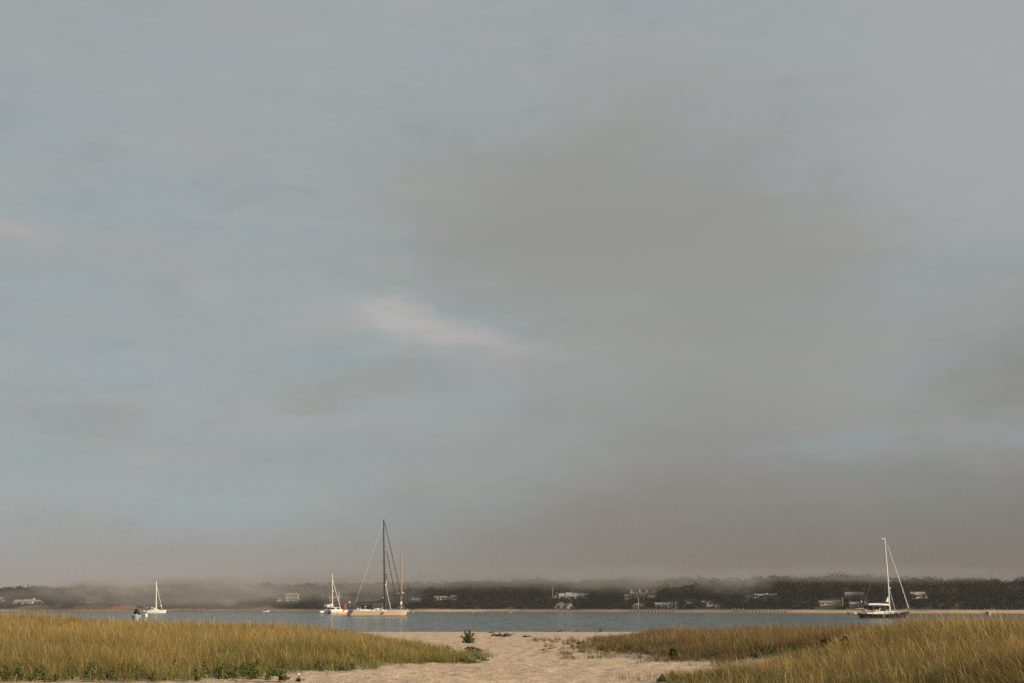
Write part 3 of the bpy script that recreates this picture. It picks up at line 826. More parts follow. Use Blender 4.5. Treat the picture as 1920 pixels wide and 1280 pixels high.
house('twin', 'cottage', 'low cottage with a pale roof edge behind the middle pier', 'cottage',
      [(1229, 1244, 0, 7, 1132.6, 1128.6, 'x', m_shing, m_roofg), (1238, 1244, -2.5, 2, 1134, 1131.6, 'y', m_white, m_roofp)], [(1232, 1235, 1133, 1135, 0)])
house('peak', 'cottage', 'white trimmed cottage with a pointed gable behind the middle pier', 'cottage',
      [(1251, 1261.5, -1, 7, 1132.6, 1127.8, 'y', m_shing, m_white), (1246.5, 1252, 1, 7, 1132.4, 1129.4, 'x', m_shing, m_roofp)], [(1254.5, 1258, 1133, 1136, -1)])
house('stilt', 'shed', 'gabled grey shed standing on a raised deck near the shore', 'shed',
      [(1325.5, 1336.5, 0, 6, 1130.6, 1125.2, 'y', m_shing, m_roofg)], [(1329.6, 1332.4, 1129.4, 1133, 0)], (), [(1335, 1336.2, 1129.6, 1135.6, -.03)])
sh = [o for o in COL.objects if o.name == 'shed'][0]
sxh, szh = HOUSES['stilt'][6], HOUSES['stilt'][7]
MB().box(-7.2 * sxh, 7.2 * sxh, -2.2, 0.6, -.15, .02).build('deck', m_trim, sh)
for a in (-7, -2.5, 2.5, 7):
    MB().box(a * sxh - .12, a * sxh + .12, -2.1, -1.86, -1.9, -.153).build('stilt', m_trim, sh)
house('annex', 'shed', 'tiny rosy shed just right of the raised grey shed', 'shed',
      [(1341, 1350, 0, 4, 1134, 1131.6, 'y', m_tan, m_roofg)], [(1344, 1347, 1134.6, 1137, 0)])
house('ranch', 'house', 'long pale grey house with flat roofed middle between two blocks', 'house',
      [(1400, 1413, 1, 7, 1118.4, 1115.8, 'x', m_tan, m_roofb), (1413.5, 1421, -1, 7, 1114.4, 1111.2, 'hip', m_shing, m_roofp), (1421, 1433, 0, 8, 1115.4, 1112.4, 'x', m_shing, m_roofp), (1433, 1446, -1, 9, 1114.4, 1110.6, 'hip', m_shing, m_roofp), (1446, 1456.5, -2, 7, 1114.8, 1112.2, 'x', m_shing, m_roofp)],
      [(1403, 1405, 1119, 1120.6, 1), (1408, 1410, 1119, 1120.6, 1), (1416, 1419, 1115.6, 1118, -1), (1423, 1431, 1116, 1119, 0), (1436, 1442, 1116, 1119, -1), (1448.6, 1451, 1115.6, 1118.6, -2), (1453, 1455, 1115.6, 1118.6, -2)])
house('bunga', 'cottage', 'low dark cottage with a row of small white windows left of the dark sailboat', 'cottage',
      [(1538, 1576, 0, 7, 1129.4, 1125.0, 'x', m_shing, m_roofb)], (), (), [(1560.6, 1563, 1129.6, 1131.2, -.02), (1565, 1567.6, 1129.6, 1131.2, -.02), (1569.6, 1573, 1129.6, 1131.2, -.02), (1545, 1549, 1130.2, 1132.6, -.02)])
house('brown', 'house', 'long brown roofed house with a lighter sloped wing behind the dark sailboat rigging', 'house',
      [(1583, 1612, 0, 9, 1114.8, 1108.6, 'x', m_shing, m_roofb), (1612, 1625, -1, 9, 1114.2, 1109.2, 'x', m_shing, m_roofg)], [(1588, 1592, 1115.4, 1117.4, 0), (1600, 1604, 1115.4, 1117.4, 0)])
house('shed', 'cottage', 'grey cottage with white framed windows behind the stern of the dark sailboat', 'cottage',
      [(1595, 1612, 0, 6, 1131.6, 1127.6, 'x', m_shing, m_roofg)], [(1597, 1600, 1132, 1135.6, 0), (1604, 1607, 1132, 1135.6, 0)], (), [(1600.6, 1601.8, 1131.8, 1136.4, -.02), (1608, 1609.2, 1131.8, 1136.4, -.02)])
house('white', 'house', 'pale roofed house standing clear right of the dark sailboat', 'house',
      [(1710, 1739, 0, 9, 1114.2, 1108.4, 'x', m_trim, m_roofp)], [(1716, 1719, 1114.8, 1119, 0), (1721.5, 1724, 1114.8, 1118, 0), (1730, 1734, 1114.8, 1118.6, 0)])
house('speck', 'shed', 'tiny white shed in the mist left of the person', 'shed', [(210, 216, 0, 4, 1127.2, 1125.8, 'x', m_white, m_roofp)], [(211.4, 213, 1127.4, 1128.2, 0)])
house('speckb', 'shed', 'tiny white shed in the mist straight above the person', 'shed', [(230.5, 235, 0, 4, 1127.2, 1126.2, 'x', m_trim, m_roofp)], [(232, 233.4, 1127.4, 1128, 0)])
house('cot', 'shed', 'low pale shed roof between the two red banks', 'shed', [(105, 112, 0, 4, 1135, 1133.4, 'x', m_trim, m_roofp)], [(107, 109, 1135.1, 1135.9, 0)])
house('cabin', 'shed', 'small bright white shed left of the raised grey shed', 'shed', [(1289, 1294, 0, 3.5, 1129.6, 1128.2, 'x', m_white, m_white)], [(1291, 1292, 1129.8, 1130.6, 0)])
house('cabinb', 'shed', 'tiny white shed just left above the raised grey shed', 'shed', [(1317, 1321.5, 0, 3.5, 1127.6, 1126.2, 'x', m_white, m_white)], [(1318.4, 1320, 1127.7, 1128.2, 0)])

# flagpoles and masts standing on the far shore
def flagpole(px, pyt, pyb, label, truck=True):
    x, y, z, sx_, sz_ = on_hill(px, min(pyb, 1141))
    zb = min(z, Z_at(pyb, y)); zt = Z_at(pyt, y) - zb
    p = thing('flagpole', label, 'flagpole', (x, y, zb), 0, 'poles on the far shore')
    MB().tube([(0, 0, -.5), (0, 0, zt)], [.13, .09], 8).build('pole', m_trim, p)
    MB().ball((0, 0, zt + .12), .16).build('finial', m_white, p)
    if px == 1036.4: MB().tube([(-1.0, 0, zt * .72), (1.0, 0, zt * .72)], .05, 6).build('yardarm', m_white, p)
for a in ((1036.4, 1100, 1123, 'white flagpole left of the long house with the porch'), (1150.4, 1111, 1121, 'pale pole between the porch house and the house with three chimneys'),
          (1267.2, 1128, 1141.5, 'white pole at the right end of the middle pier'), (1374.6, 1094, 1104, 'pale pole high on the wooded ridge'),
          (1580.4, 1121, 1141, 'grey pole left of the cottage behind the dark sailboat'), (384, 1120, 1129, 'pale pole left of the misty grey house'),
          (604.5, 1112, 1127, 'pale pole left of the small catamaran'), (1846, 1104, 1114.5, 'thin pale pole in the woods at far right'), (1197.4, 1119, 1141, 'thin grey pole rising from the middle pier')):
    flagpole(*a)

# piers on the far shore
m_pile = mat('weathered_piling', (0.22, 0.185, 0.145), 0.9, var=0.2, scale=2)
m_plank = mat('dark_planks', (0.16, 0.13, 0.10), 0.9, var=0.2, scale=2)
def pier(px0, px1, pyw, deckz, pilez, step, label, tilt=0.12, dark=m_plank):
    y0 = Y_at(pyw, 0.0); x0, x1 = X_at(px0, y0), X_at(px1, y0)
    L = x1 - x0
    p = thing('pier', label, 'pier', ((x0 + x1) / 2, y0, 0), tilt, 'piers on the far shore')
    MB().box(-L / 2, L / 2, -.9, .9, deckz - .3, deckz).build('deck', dark, p)
    k = 0; x = -L / 2 + .3
    proto = None
    while x < L / 2:
        for yy in (-1.1, 1.1):
            if proto is None:
                proto = MB().lathe([(.2, -1.6), (.19, 0), (.16, pilez)], (0, 0, 0), 8).build('piling', m_pile, p); o = proto
            else:
                o = proto.copy(); COL.objects.link(o); o.parent = p
            o.location = (x, yy, 0); o.scale = (1, 1, random.uniform(.8, 1.12))
            k += 1
        x += step
    return p
pier(1175, 1264, 1147.4, 1.2, 1.9, 2.3, 'long pier with pale pilings below the house with three chimneys')
pier(1372, 1394, 1148.2, 1.5, 3.0, 1.6, 'short tall pier head at the left end of the right pier', 0.05)
pier(1396, 1478, 1148.2, 1.0, 1.6, 2.2, 'long low pier of pale pilings below the pale grey house')
pier(326, 386, 1145.6, 1.2, 2.5, 1.9, 'thin row pier of pale pilings right of the white catamaran', 0.05, m_pile)
pier(913, 986, 1146.6, 0.9, 1.5, 2.4, 'low dark pier on the sand in the middle of the far shore', 0.08)

# a few trees that stand out of the wood
def tree(px, pyt, dt, w, label, cols):
    yb = float(np.interp(px, [s[0] for s in SH], shY)) + dt
    x = X_at(px, yb, pyt); yb = float(Yshore(x)) + dt
    zb = float(hillz(np.array([x]), np.array([float(dt)]))[0][0]); h = Z_at(pyt, yb) - zb
    t_ = thing('tree', label, 'tree', (x, yb, zb), 0, 'trees standing out on the far shore')
    tr = MB().tube([(0, 0, -.4), (.1, 0, h * .35), (-.1, .1, h * .7)], [.3, .22, .08], 8)
    for k in range(5):
        a = k * 1.3; z_ = h * (.32 + .08 * k)
        tr.tube([(0, 0, z_), (math.cos(a) * w * .5, math.sin(a) * w * .5, z_ + h * .18)], [.12, .04], 6)
    tr.build('trunk', m_plank, t_)
    n_ = 7
    a = rng.uniform(0, 6.28, n_); r_ = w * rng.uniform(.1, .6, n_)
    V, F, C = leaf_cloud(r_ * np.cos(a), r_ * np.sin(a), h * rng.uniform(.5, .82, n_), np.full(n_, w * .5), np.full(n_, h * .2), 60, .5, np.array([cols] * n_) * rng.uniform(.7, 1.3, (n_, 1)))
    raw_mesh('crown', V, [F], leafm, C).parent = t_
for a in ((1850, 1084.5, 110, 6, 'broad dark tree topping the ridge at far right', (.04, .042, .024)), (1026, 1088.5, 115, 6, 'rounded tree on the ridge above the white flagpole', (.042, .045, .024)),
          (1430, 1085, 110, 6, 'high tree topping the ridge above the pale grey house', (.042, .042, .024)), (651, 1119.5, 30, 3.6, 'reddish tree just left of the red flag', (.085, .06, .045)),
          (300, 1101, 110, 6, 'misty tree on the ridge above the white catamaran', (.045, .05, .03)), (1333, 1088.5, 112, 6, 'misty tree on the ridge above the raised grey shed', (.042, .042, .026)),
          (1112, 1121, 40, 4, 'dark tree right of the house with the porch', (.034, .036, .02)), (83, 1119, 45, 4, 'dark tree right of the long white house', (.038, .042, .022)), (14, 1118, 45, 4, 'dark tree left of the long white house', (.038, .042, .022)),
          (508, 1117, 45, 4, 'dark tree left of the tall two storey house', (.036, .04, .022)), (1700, 1112, 45, 4, 'dark tree left of the pale roofed house', (.034, .036, .02))):
    tree(*a)

# ------------------------------------------------------------------ boats
m_gel = mat('white_gelcoat', (0.78, 0.77, 0.74), 0.3, var=0.03, scale=0.5)
m_champ = mat('champagne_hull', (0.47, 0.37, 0.265), 0.3, var=0.03, scale=0.3)
m_navy = mat('black_hull', (0.016, 0.014, 0.018), 0.22, var=0.1, scale=0.5)
m_bott = mat('dark_bottom', (0.03, 0.02, 0.018), 0.6, var=0.2, scale=1)
m_org = mat('orange_bottom', (0.62, 0.30, 0.06), 0.5, var=0.08, scale=1)
m_teak = mat('teak', (0.33, 0.21, 0.12), 0.7, var=0.15, scale=3)
m_carbon = mat('dark_mast', (0.012, 0.009, 0.009), 0.6, var=0.1, scale=1)
m_alu = mat('white_mast', (0.80, 0.78, 0.73), 0.4, var=0.04, scale=1)
m_spruce = mat('varnished_spar', (0.36, 0.225, 0.13), 0.45, var=0.15, scale=2)
m_canv = mat('black_canvas', (0.008, 0.007, 0.009), 0.85, var=0.2, scale=2)
m_wcanv = mat('white_canvas', (0.80, 0.77, 0.72), 0.8, var=0.05, scale=2)
m_wire = mat('rigging_wire', (0.42, 0.41, 0.39), 0.4, 0.6, var=0.05)
m_dwire = mat('dark_furled_sail', (0.022, 0.019, 0.02), 0.7, var=0.1)
m_steel = mat('stainless', (0.6, 0.6, 0.6), 0.25, 0.9, var=0.05)
m_red = mat('red_bunting', (0.55, 0.045, 0.025), 0.8, var=0.1)
m_plum = mat('shaded_transom_and_cover', (0.10, 0.075, 0.085), 0.4, var=0.1)  # transom's shade put into the colour; the outboard cover shares the tone
m_blue = mat('navy_canvas', (0.03, 0.04, 0.06), 0.85, var=0.15)
m_rubber = mat('black_rubber', (0.02, 0.02, 0.02), 0.7, var=0.1)
m_ored = mat('orange_gear', (0.70, 0.22, 0.07), 0.7, var=0.1)

class Hull:
    def __init__(s, L, B, fs, fm, fb, rs, rb, sw=0.7, mid=0.42):
        s.L, s.B, s.fs, s.fm, s.fb, s.rs, s.rb, s.sw, s.mid = L, B, fs, fm, fb, rs, rb, sw, mid
    def pt(s, u, q, side, off=0.0):
        qq = max(q, 0)
        xs_, xb = -s.L / 2 + s.rs * (1 - qq), s.L / 2 - s.rb * (1 - qq)
        if q < 0: xs_ += 0.6 * -q * 2; xb -= 1.2 * -q * 2
        x = xs_ + (xb - xs_) * u
        if u < s.mid:
            k = (s.mid - u) / s.mid; sh, w = s.fm + (s.fs - s.fm) * k * k, 1 - (1 - s.sw) * k ** 2.2
        else:
            k = (u - s.mid) / (1 - s.mid); sh, w = s.fm + (s.fb - s.fm) * k ** 1.7, 1 - k ** 2.1
        w *= s.B / 2 * (0.86 + 0.14 * qq ** 0.8) * (1 - 0.45 * (1 - qq) * u ** 3)
        z = qq * sh
        if q < 0: w *= 1 + q * 1.0; z = q * 1.2
        return (x, side * (max(w, 0.03) + off), z)
    def x(s, u, q=1): return s.pt(u, q, 1)[0]
    def mesh(s, n=34):
        m = MB(); rs_ = []
        qs = [1, .82, .62, .4, .2, .08, 0, -.35, -.7]
        for i in range(n + 1):
            u = i / n
            u = u if u < .6 else .6 + .4 * (1 - (1 - (u - .6) / .4) ** 1.4)
            rs_.append([s.pt(u, q, -1) for q in qs] + [s.pt(u, q, 1) for q in reversed(qs)])
        return m.rings(rs_, caps=True, closed=False)
    def deck(s, drop=0.05, n=30, ins=0.04):
        m = MB(); rows = []
        for i in range(n + 1):
            a, b_ = s.pt(i / n, 1, -1), s.pt(i / n, 1, 1)
            wv = max(abs(a[1]) - ins, .01)
            rows.append([(a[0], -wv, a[2] - drop), (a[0], -wv * .4, a[2] - drop + .05), (a[0], wv * .4, a[2] - drop + .05), (a[0], wv, a[2] - drop)])
        return m.rings(rows, caps=False, closed=False)
    def strip(s, q0, q1, off, u0=0.0, u1=1.0, n=30):
        m = MB()
        for side in (-1, 1):
            rows = [[s.pt(u0 + (u1 - u0) * i / n, q0, side, off), s.pt(u0 + (u1 - u0) * i / n, q1, side, off)] for i in range(n + 1)]
            m.rings(rows, caps=False, closed=False)
        return m
    def rail(s, h=0.6, u0=0.03, u1=0.99, n=14, r=0.03, wires=(0.5, 1.0)):
        m = MB()
        for side in (-1, 1):
            ps = [s.pt(u0 + (u1 - u0) * i / n, 1, side, -0.06) for i in range(n + 1)]
            for p in ps: m.tube([p, (p[0], p[1], p[2] + h)], r, 5)
            for k in wires: m.tube([(p[0], p[1], p[2] + h * k) for p in ps], r * .7, 5)
        return m
    def toe(s, r=0.05, q=1.0):
        m = MB()
        for side in (-1, 1):
            m.tube([s.pt(i / 30, q, side) for i in range(31)], r, 6)
        return m
    def on_side(s, u0, u1, q0, q1, side=-1, off=0.03, n=4):   # a thin panel lying on the topside
        m = MB()
        rows = [[s.pt(u0 + (u1 - u0) * i / n, q, side, o_) for q, o_ in ((q0, off), (q1, off), (q1, -.03), (q0, -.03))] for i in range(n + 1)]
        return m.rings(rows)

def line(a, b, r, n=6, sag=0.0):
    if sag == 0: return MB().tube([a, b], r, n)
    a, b = Vector(a), Vector(b)
    return MB().tube([a.lerp(b, i / 8) - Vector((0, 0, sag * 4 * (i / 8) * (1 - i / 8))) for i in range(9)], r, n)

class Frame:                                             # photographed pixels -> a boat's own metres
    def __init__(s, pxc, pyw, rz):
        s.Y = Y_at(pyw, 0.0); s.pxc = pxc; s.sx = s.Y / 2713.0 / math.cos(rz); s.sz = s.Y / 2760.0; s.pyw = pyw
        s.loc = (X_at(pxc, s.Y), s.Y, 0.0)
        s.cr = math.cos(rz)
    def x(s, px, py=None): return (X_at(px, s.Y, py) - s.loc[0]) / s.cr if py else (px - s.pxc) * s.sx
    def z(s, py): return (s.pyw - py) * s.sz

# --- the big champagne sloop
F = Frame(708, 1153.8, R(20)); X, Z = F.x, F.z
A = thing('sailing_yacht', 'large champagne coloured yacht with black mast, black sail cover and red stern flag', 'sailboat', F.loc, R(20), 'boats at anchor')
HL = Hull(X(762) - X(662) + 0.6, 5.6, 2.10, 2.0, 2.25, -1.6, .9, sw=.86, mid=.40)
xo = X(712.3)
def Lx(px, py=None): return X(px, py) - xo
A.location.x += xo * math.cos(R(20)); A.location.y += xo * math.sin(R(20))
hull = HL.mesh().build('hull', m_champ, A, smooth=True)
HL.strip(0.0, .10, .012).build('boot_stripe', m_bott, hull)
tr = MB()
rows = [[(HL.pt(0, q, -1)[0] - .03, HL.pt(0, q, -1)[1] * .97, HL.pt(0, q, -1)[2]), (HL.pt(0, q, 1)[0] - .03, HL.pt(0, q, 1)[1] * .97, HL.pt(0, q, 1)[2])] for q in (0.04, .4, .7, .99)]
tr.rings(rows, caps=False, closed=False).build('transom', m_plum, A)
HL.deck().build('deck', m_teak, A)
HL.toe(.045).build('toe_rail', m_gel, A)
for k in range(3):
    u = .508 + k * .021
    HL.on_side(u, u + .0145, .24, .74).build('hull_window', m_glass, A)
for u in (.2, .30, .64, .72, .82):
    HL.on_side(u, u + .006, .66, .80).build('porthole', m_glass, A)
MB().tube([(HL.x(1) - .12, 0, 2.3), (HL.x(1) + .25, 0, 2.2), (HL.x(1) + .22, 0, 1.45)], [.16, .2, .12], 7).build('anchor', m_gel, A)
HL.rail(.75, r=.028).build('railing', m_steel, A)
cab = MB()
prof = [(Lx(694), 2.0), (Lx(697), 2.5), (Lx(702), 2.85), (Lx(707), 2.98), (Lx(713), 2.82), (Lx(719), 2.35), (Lx(725), 2.12), (Lx(734), 2.0)]
cab.prism(prof, -1.55, 1.55).build('coachroof', m_gel, A)
for a0, a1 in ((701, 706.6), (708, 714.2)):
    z0, z1 = 2.22, 2.62
    for s_ in (-1, 1):
        MB().prism([(Lx(a0), z0), (Lx(a1), z0), (Lx(a1 - .9), z1), (Lx(a0 + 1.2), z1)], s_ * 1.54, s_ * 1.60).build('cabin_window', m_glass, A)
cp = MB().prism([(Lx(672), 1.9), (Lx(673.5), 2.55), (Lx(686), 2.6), (Lx(694), 2.45), (Lx(695), 1.9)], -1.9, -1.5).prism([(Lx(672), 1.9), (Lx(673.5), 2.55), (Lx(686), 2.6), (Lx(694), 2.45), (Lx(695), 1.9)], 1.5, 1.9)
cp.box(Lx(664), Lx(672), -1.6, 1.6, 1.95, 2.3).build('cockpit_coaming', m_gel, A)
bm_ = MB().prism([(Lx(668.6), Z(1133.6)), (Lx(669), Z(1131.8)), (Lx(684), Z(1131.2)), (Lx(700), Z(1132.2)), (Lx(700.6), Z(1133.6))], -1.7, 1.7)
bm_.build('bimini', m_canv, A)
fr = MB()
for px in (669.5, 684, 699):
    for y in (-1.6, 1.6):
        fr.tube([(Lx(px), y, 2.2), (Lx(px), y, Z(1132.5))], .03, 5)
fr.build('bimini_frame', m_steel, A)
dod = MB()
rows = []
for px, zt, w in ((690, Z(1138.6), 1.5), (692, Z(1134.8), 1.6), (697, Z(1134.2), 1.6), (700.5, Z(1135.2), 1.5), (703, Z(1139.6), 1.4)):
    rows.append([(Lx(px), -w, 2.3), (Lx(px), -w, zt - .25), (Lx(px), -w * .6, zt), (Lx(px), w * .6, zt), (Lx(px), w, zt - .25), (Lx(px), w, 2.3)])
dod.rings(rows).build('spray_hood', m_canv, A)
for px, y in ((675.5, -1.0), (675.5, 1.0)):
    w_ = MB()
    w_.tube([(Lx(px), y + .62 * math.cos(a * .5236), 3.0 + .62 * math.sin(a * .5236)) for a in range(13)], .04, 6)
    w_.tube([(Lx(px), y, 2.3), (Lx(px), y, 3.0)], .09, 6).build('steering_wheel', m_steel, A)
for px, py, r in ((669.9, 1141.6, .42), (674.5, 1140.0, .22), (684.6, 1136.2, .2), (714.6, 1138.2, .18)):
    MB().tube([(Lx(px), -1.62, 2.2), (Lx(px), -1.62, Z(py))], .03, 5).ball((Lx(px), -1.62, Z(py)), r, r * .7, r).build('life_ring' if r > .4 else 'deck_light', m_gel, A)
lr = MB().box(Lx(677), Lx(681, 1136.5), -1.75, -1.35, 2.55, Z(1136.5)).ball((Lx(679.5, 1136.2), -1.2, Z(1136.2)), .7, .5, .6).ball((Lx(688, 1136.8), -.9, Z(1136.8)), .8, .6, .55).ball((Lx(694, 1136.4), -.8, Z(1136.4)), .6, .6, .6)
lr.build('deck_gear', m_canv, A)
mast = MB().tube([(Lx(721.0), 0, 1.9), (Lx(720.2, 1060), 0, Z(1060)), (Lx(719.1, 971.5), 0, Z(971.5))], [.36, .34, .22], 10).build('mast', m_carbon, A)
MB().box(Lx(718.2), Lx(720.4, 971.5), -.18, .18, Z(971.5), Z(970)).build('masthead', m_carbon, mast)
for py, hw in ((1010, 1.6), (1049.7, 2.1), (1092.6, 2.5)):
    xm = Lx(719.1 + (py - 971.5) * .0113, py)
    MB().tube([(xm - .8, -hw, Z(py) + .1), (xm, 0, Z(py)), (xm - .8, hw, Z(py) + .1)], [.05, .1, .05], 6).build('spreader', m_carbon, mast)
for py, r in ((1076, .42), (1080, .3), (1083, .42)):
    xm = Lx(722.6, py)
    MB().lathe([(r, -.2), (r, .2)], (xm + .25, -.2, Z(py)), 10).build('radar', m_carbon, mast)
for py in (1091.6, 1095.5):
    MB().ball((Lx(722.6), -.3, Z(py)), .28).build('steaming_light', m_gel, mast)
for s_ in (-1, 1):
    hw = 2.1
    MB().tube([(Lx(719.2, 976), 0, Z(976)), (Lx(718.6, 1010), s_ * 1.6, Z(1010)), (Lx(718.4, 1049.7), s_ * 2.1, Z(1049.7)), (Lx(718.4, 1092.6), s_ * 2.5, Z(1092.6)), (Lx(719.6), s_ * 2.6, 2.1)], .022, 5).build('shroud', m_wire, A)
line((Lx(718.6, 974), 0, Z(974)), (Lx(664.5), .6, 2.3), .035).build('backstay', m_alu, A)
line((Lx(720.6, 976), 0, Z(976)), (Lx(757.5), 0, 2.5), .14).build('furled_genoa', m_dwire, A)
line((Lx(724.4, 1031), 0, Z(1031)), (Lx(745.5), 0, 2.4), .14).build('furled_staysail', m_dwire, A)
line((Lx(721.6, 1094), -.3, Z(1094)), (Lx(730.2), -1.9, 2.2), .09).build('boom_preventer', m_alu, A)
line((Lx(722.4, 1028), 0, Z(1028)), (Lx(724.4, 1031), 0, Z(1031)), .03).build('staysail_swivel', m_wire, A)
boom = MB().tube([(Lx(670.2, 1128.6), 0, Z(1128.6)), (Lx(718.6, 1128.2), 0, Z(1128.2))], .20, 8).build('boom', m_carbon, A)
sc = MB(); rows = []
for px, zt in ((670, 1127.6), (690, 1127.0), (705, 1126.2), (711, 1124.4), (715.5, 1121.4), (719.6, 1120.4)):
    zb_ = Z(1129.4); zt = Z(zt)
    rows.append([(Lx(px), -.2, zb_), (Lx(px), -.30, (zb_ + zt) / 2), (Lx(px), -.08, zt), (Lx(px), .08, zt), (Lx(px), .30, (zb_ + zt) / 2), (Lx(px), .2, zb_)])
sc.rings(rows).build('sail_cover', m_canv, boom)
MB().tube([(Lx(717.4, 1119), 0, Z(1119)), (Lx(717.8, 1121), 0, Z(1121))], [.2, .35], 6).build('sail_head', m_tan, boom)
line((Lx(658.6), 1.2, 1.9), (Lx(658.4, 1129), 1.2, Z(1129)), .05).build('radar_pole', m_steel, A)
MB().ball((Lx(658.4, 1128.2), 1.2, Z(1128.2)), .36).build('satellite_dome', m_gel, A)
pol = MB()
for y in (-1.5, 1.5):
    pol.tube([(Lx(661), y, 2.0), (Lx(661.5, 1138), y, Z(1138)), (Lx(664, 1137.2), y, Z(1137.2))], .045, 5)
pol.tube([(Lx(661.5, 1138), -1.5, Z(1138)), (Lx(661.5, 1138), 1.5, Z(1138))], .05, 5).build('stern_arch', m_carbon, A)
ens = MB().tube([(Lx(654.6), -.6, 1.4), (Lx(649.2, 1131.2), -.6, Z(1131.2))], .04, 6).build('flag_staff', m_alu, A)
fl = MB(); rows = []
for i in range(9):
    t_ = i / 8
    x0 = Lx(649.4) + (Lx(653.4) - Lx(649.4)) * t_ * .75; z0 = Z(1131.8) + (Z(1146) - Z(1131.8)) * t_
    rows.append([(x0 - 1.1 * t_ + (.9 - .5 * t_) * k - .5, -.62 + .13 * math.sin(k * 6 + i * .8), z0 - .35 * k * (1 - t_) + .1 * math.sin(k * 5 + i)) for k in (0, .25, .5, .75, 1.0)])
fl.rings(rows, caps=False, closed=False).build('flag', m_red, ens, fix=False)

# --- varnished wooden mast yacht, end on behind the champagne one
F = Frame(752, 1151.2, R(96)); Z = F.z
rzB = R(97)
Bt = thing('wooden_yacht', 'varnished wooden mast yacht seen end on behind the bow of the champagne yacht', 'sailboat', F.loc, rzB, 'boats at anchor')
HB = Hull(15.5, 3.9, 1.35, 1.2, 1.9, .8, 1.8, sw=.6)
HB.mesh().build('hull', m_gel, Bt, smooth=True)
HB.deck().build('deck', m_teak, Bt)
HB.toe(.06).build('toe_rail', m_spruce, Bt)
HB.rail(.7).build('railing', m_steel, Bt)
cb = MB().prism_x([(-1.3, 1.1), (1.3, 1.1), (1.15, 2.1), (.5, 2.35), (-.5, 2.35), (-1.15, 2.1)], -4.4, 2.6).build('cabin', m_spruce, Bt)
for s_ in (-.55, .55):
    MB().box(-4.46, -4.38, s_ - .3, s_ + .3, 1.5, 2.0).build('cabin_window', m_glass, Bt)
MB().prism_x([(-1.5, Z(1137.6)), (1.5, Z(1137.6)), (1.2, Z(1136.6)), (-1.2, Z(1136.6))], -6.5, -4.6).build('dodger', m_tan, Bt)
MB().tube([(1.2, 0, 1.2), (1.1, .2, Z(1060)), (1.0, .45, Z(1009.5))], [.25, .21, .10], 10).build('mast', m_spruce, Bt)
MB().tube([(1.1, -1.9, Z(1111.4)), (1.1, .1, Z(1111.2)), (1.1, 2.1, Z(1111.4))], .06, 6).build('spreader', m_alu, Bt)
MB().tube([(1.0, -.35, Z(1034)), (2.5, -.62, Z(1110)), (4.6, -.9, 2.0)], .085, 7).build('furled_jib', m_tan, Bt)
MB().ball((2.5, -.8, Z(1110)), .35).build('radar', m_gel, Bt)
bo = MB().tube([(.9, .0, Z(1131)), (-6.3, .5, Z(1133))], .18, 8).build('boom', m_spruce, Bt)
MB().tube([(.9, 0, Z(1128.6)), (-2, .2, Z(1131)), (-6.0, .5, Z(1132.2))], [.5, .3, .22], 8).build('furled_mainsail', m_wcanv, bo)
for s_ in (-1, 1):
    MB().tube([(1.05, .15, Z(1030)), (1.0, s_ * 2.0, Z(1111.4)), (.9, s_ * 1.8, 1.3)], .022, 5).build('shroud', m_wire, Bt)

# --- white cruising catamaran with an orange waterline
rzC = R(24)
F = Frame(633.5, 1149.9, rzC); X, Z = F.x, F.z
Cc = thing('catamaran', 'white motor sailing catamaran with an orange waterline and railed flybridge beside the red flag', 'catamaran', F.loc, rzC, 'boats at anchor')
Lc = X(648.5) - X(618.8)
for s_ in (-1, 1):
    Hc = Hull(Lc, 2.0, 1.75, 1.9, 2.0, -.3, .5, sw=.9, mid=.45)
    mbm = Hc.mesh(); mbm.v = [(p[0], p[1] + s_ * 2.6, p[2]) for p in mbm.v]
    h_ = mbm.build('hull', m_gel, Cc, smooth=True)
    st = Hc.strip(.0, .46, .015); st.v = [(p[0], p[1] + s_ * 2.6, p[2]) for p in st.v]; st.build('orange_stripe', m_org, h_)
    dk = Hc.deck(.02); dk.v = [(p[0], p[1] + s_ * 2.6, p[2]) for p in dk.v]; dk.build('deck', m_gel, Cc)
    if s_ == -1:
        for u in (.31, .70):
            pn = Hc.on_side(u, u + .055, .66, .82); pn.v = [(p[0], p[1] - 2.6, p[2]) for p in pn.v]; pn.build('porthole', m_glass, h_)
MB().box(X(619), X(641), -2.0, 2.0, .9, 1.85).build('bridge_deck', m_gel, Cc)
MB().prism([(X(617.5), 1.9), (X(617), Z(1140)), (X(632), Z(1139.4)), (X(637.5), Z(1141.0)), (X(639), 1.9)], -2.3, 2.3).build('saloon', m_gel, Cc)
for a0, a1 in ((617.2, 625.6), (629.3, 635.4)):
    for s_ in (-1, 1):
        MB().prism([(X(a0), Z(1141.6)), (X(a1), Z(1141.6)), (X(a1 - .9), Z(1139.0)), (X(a0), Z(1138.3))], s_ * 2.28, s_ * 2.36).build('saloon_window', m_glass, Cc)
MB().prism([(X(611), Z(1136.8)), (X(611.4), Z(1136.2)), (X(624), Z(1137.0)), (X(635), Z(1138.2)), (X(635.4), Z(1138.9)), (X(624), Z(1138.0))], -2.7, 2.7).build('hard_top', m_gel, Cc)
rl = MB()
for y in (-2.2, 2.2):
    for py in (1131.6, 1133.6):
        rl.tube([(X(611.6), y, Z(py)), (X(624), y, Z(py))], .05, 5)
    for px in (611.6, 614.6, 618, 621, 624):
        rl.tube([(X(px), y, Z(1136.8)), (X(px), y, Z(1131.6))], .045, 5)
rl.tube([(X(611.6, 1131.6), -2.2, Z(1131.6)), (X(611.6, 1131.6), 2.2, Z(1131.6))], .05, 5).build('flybridge_rail', m_alu, Cc)
